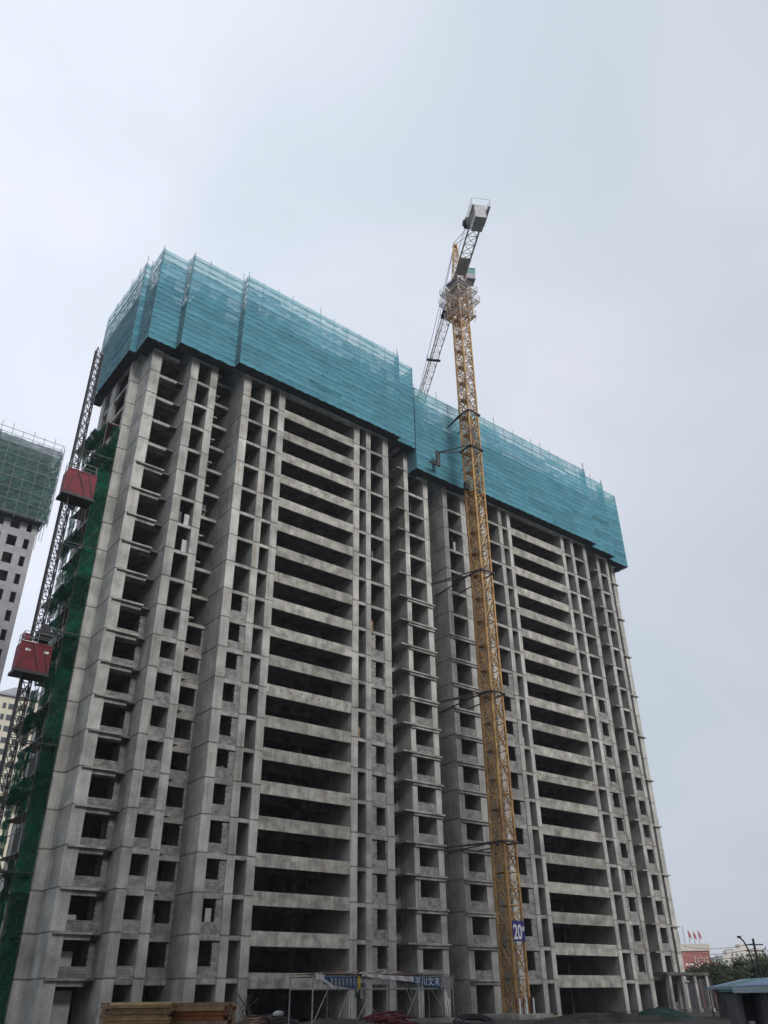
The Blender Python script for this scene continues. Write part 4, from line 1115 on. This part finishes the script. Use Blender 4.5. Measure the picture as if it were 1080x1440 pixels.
# sticks standing up out of the scrap
p = at(345, 1432, 61); st_ = thing('dry_stalks', 'dry leaning stalks standing by the pier foot', 'stalks', (p.x, p.y, 0))
for k in range(9): MB().tube([(random.uniform(-.6, .6), random.uniform(-.3, .3), 0), (random.uniform(-.7, .7), 0, 0.9), (random.uniform(-1.1, 1.1), 0, 1.7 + random.random() * 0.6)], 0.022, 5).build('stalk', M['rebar'], st_)
# starter bars
p = at(612, 1432, 64); rb_ = thing('starter_bars', 'row of upright rusty starter bars in a low kerb', 'rebar', (p.x, p.y, 0), math.radians(-38))
MB().box(-2.6, 2.6, -0.25, 0.25, 0, 0.3).build('kerb', M['beam'], rb_)
for k in range(26): MB().bar((0, 0, 0.25), (random.uniform(-.08, .08), random.uniform(-.05, .05), 1.0 + random.random() * 0.6), 0.022, n=5).build('bar', M['rebar'], rb_, (-2.5 + k * 0.2, random.uniform(-.15, .15), 0))
# black hose coil
p = at(672, 1440, 46); hc = thing('hose_coil', 'big coil of black hose lying before the crane foot', 'hose', (p.x, p.y, 0.04))
for k in range(9):
    pts = [(1.45 * (1 - 0.05 * k) * math.cos(i * 0.2618), 0.25 + (0.9 - 0.06 * k) * math.sin(i * 0.2618), 0.33 + 0.06 * (k % 3) + (0.38 - 0.03 * k) * math.sin(i * 0.2618 + 0.3)) for i in range(25)]
    MB().tube(pts, 0.045, 6).build('hose_loop', M['hose'], hc)
# safety fence at the crane foot
p = at(741, 1432, 70); fe = thing('foot_fence', 'short pale striped barrier at the crane foot', 'barrier', (p.x, p.y, 0), math.radians(-38))
for k in range(6): MB().box(-0.06, 0.06, -0.03, 0.03, 0, 1.6).build('slat', M['white' if k % 2 else 'redpipe'], fe, (-0.8 + k * 0.3, 0, 0))
for z in (0.3, 1.3): MB().box(-0.95, 0.85, 0.031, 0.07, z, z + 0.07).build('rail', M['pole'], fe)
# planks in front of the right bay
p = at(816, 1434, 72); pk = thing('plank_pile', 'low pile of pale planks before the right balcony bay', 'planks', (p.x, p.y, 0), math.radians(-38))
for k in range(14):
    rr = random.uniform(-0.15, 0.15)
    o = MB().box(-2.6, 2.6, -0.1, 0.1, 0, 0.06).build('plank', M[random.choice(['woodlight', 'wood', 'wood2', 'bannerpale'])], pk, (random.uniform(-.4, .4), -0.5 + (k % 5) * 0.24, 0.02 + (k // 5) * 0.075), rr * 0.2)
# green tarpaulin mound
def mound(name, label, cat, p, rx, ry, h, m, part, seed):
    rnd = random.Random(seed); t = thing(name, label, cat, p, math.radians(-38)); mb = MB(); n, k = 22, 9; idx = {}
    for i in range(n):
        for j in range(k + 1):
            a = 2 * math.pi * i / n; f = j / k
            rr = (1 - f) * (1 + 0.12 * math.sin(a * 3 + seed)) + rnd.uniform(-.03, .03)
            idx[i, j] = len(mb.v); mb.v.append((rx * rr * math.cos(a), ry * rr * math.sin(a), max(0, h * (1 - (1 - f) ** 2.2) + rnd.uniform(-.13, .13) * (f > 0))))
    for i in range(n):
        for j in range(k): mb.f.append((idx[i, j], idx[(i + 1) % n, j], idx[(i + 1) % n, j + 1], idx[i, j + 1])); mb.mi.append(0)
    mb.build(part, M[m], t)
p = at(928, 1430, 66); mound('tarpaulin_heap', 'low heap covered with dark green tarpaulin near the far end', 'tarpaulin heap', (p.x, p.y, 0), 2.6, 1.3, 0.7, 'tarp', 'tarpaulin', 2)
p = at(470, 1440, 58); mound('soil_heap', 'low grey soil heap beside the red pipes', 'soil heap', (p.x, p.y, 0), 3.2, 1.2, 0.42, 'soil', 'soil', 6)
p = at(850, 1440, 58); mound('soil_heap', 'long low soil heap along the bottom near the planks', 'soil heap', (p.x, p.y, 0), 5.5, 1.3, 0.55, 'soil', 'soil', 9)

# ------------------------------------------------------------------ damp air
hz_ = MB().box(-895, 2995, -895, 2995, -1.0, 106.0)
HM = bpy.data.materials.new('haze'); HM.use_nodes = True; t = HM.node_tree; t.nodes.clear()
ho = t.nodes.new('ShaderNodeOutputMaterial'); hv = t.nodes.new('ShaderNodeVolumePrincipled')
hv.inputs['Color'].default_value = (0.93, 0.95, 1.0, 1); hv.inputs['Density'].default_value = 0.00025; hv.inputs['Anisotropy'].default_value = 0.25
t.links.new(hv.outputs[0], ho.inputs['Volume'])
hz_.v = [(x, y, z) for x, y, z in hz_.v]
ho_ = hz_.build('haze', HM); ho_['kind'] = 'stuff'
S.cycles.volume_bounces = 1
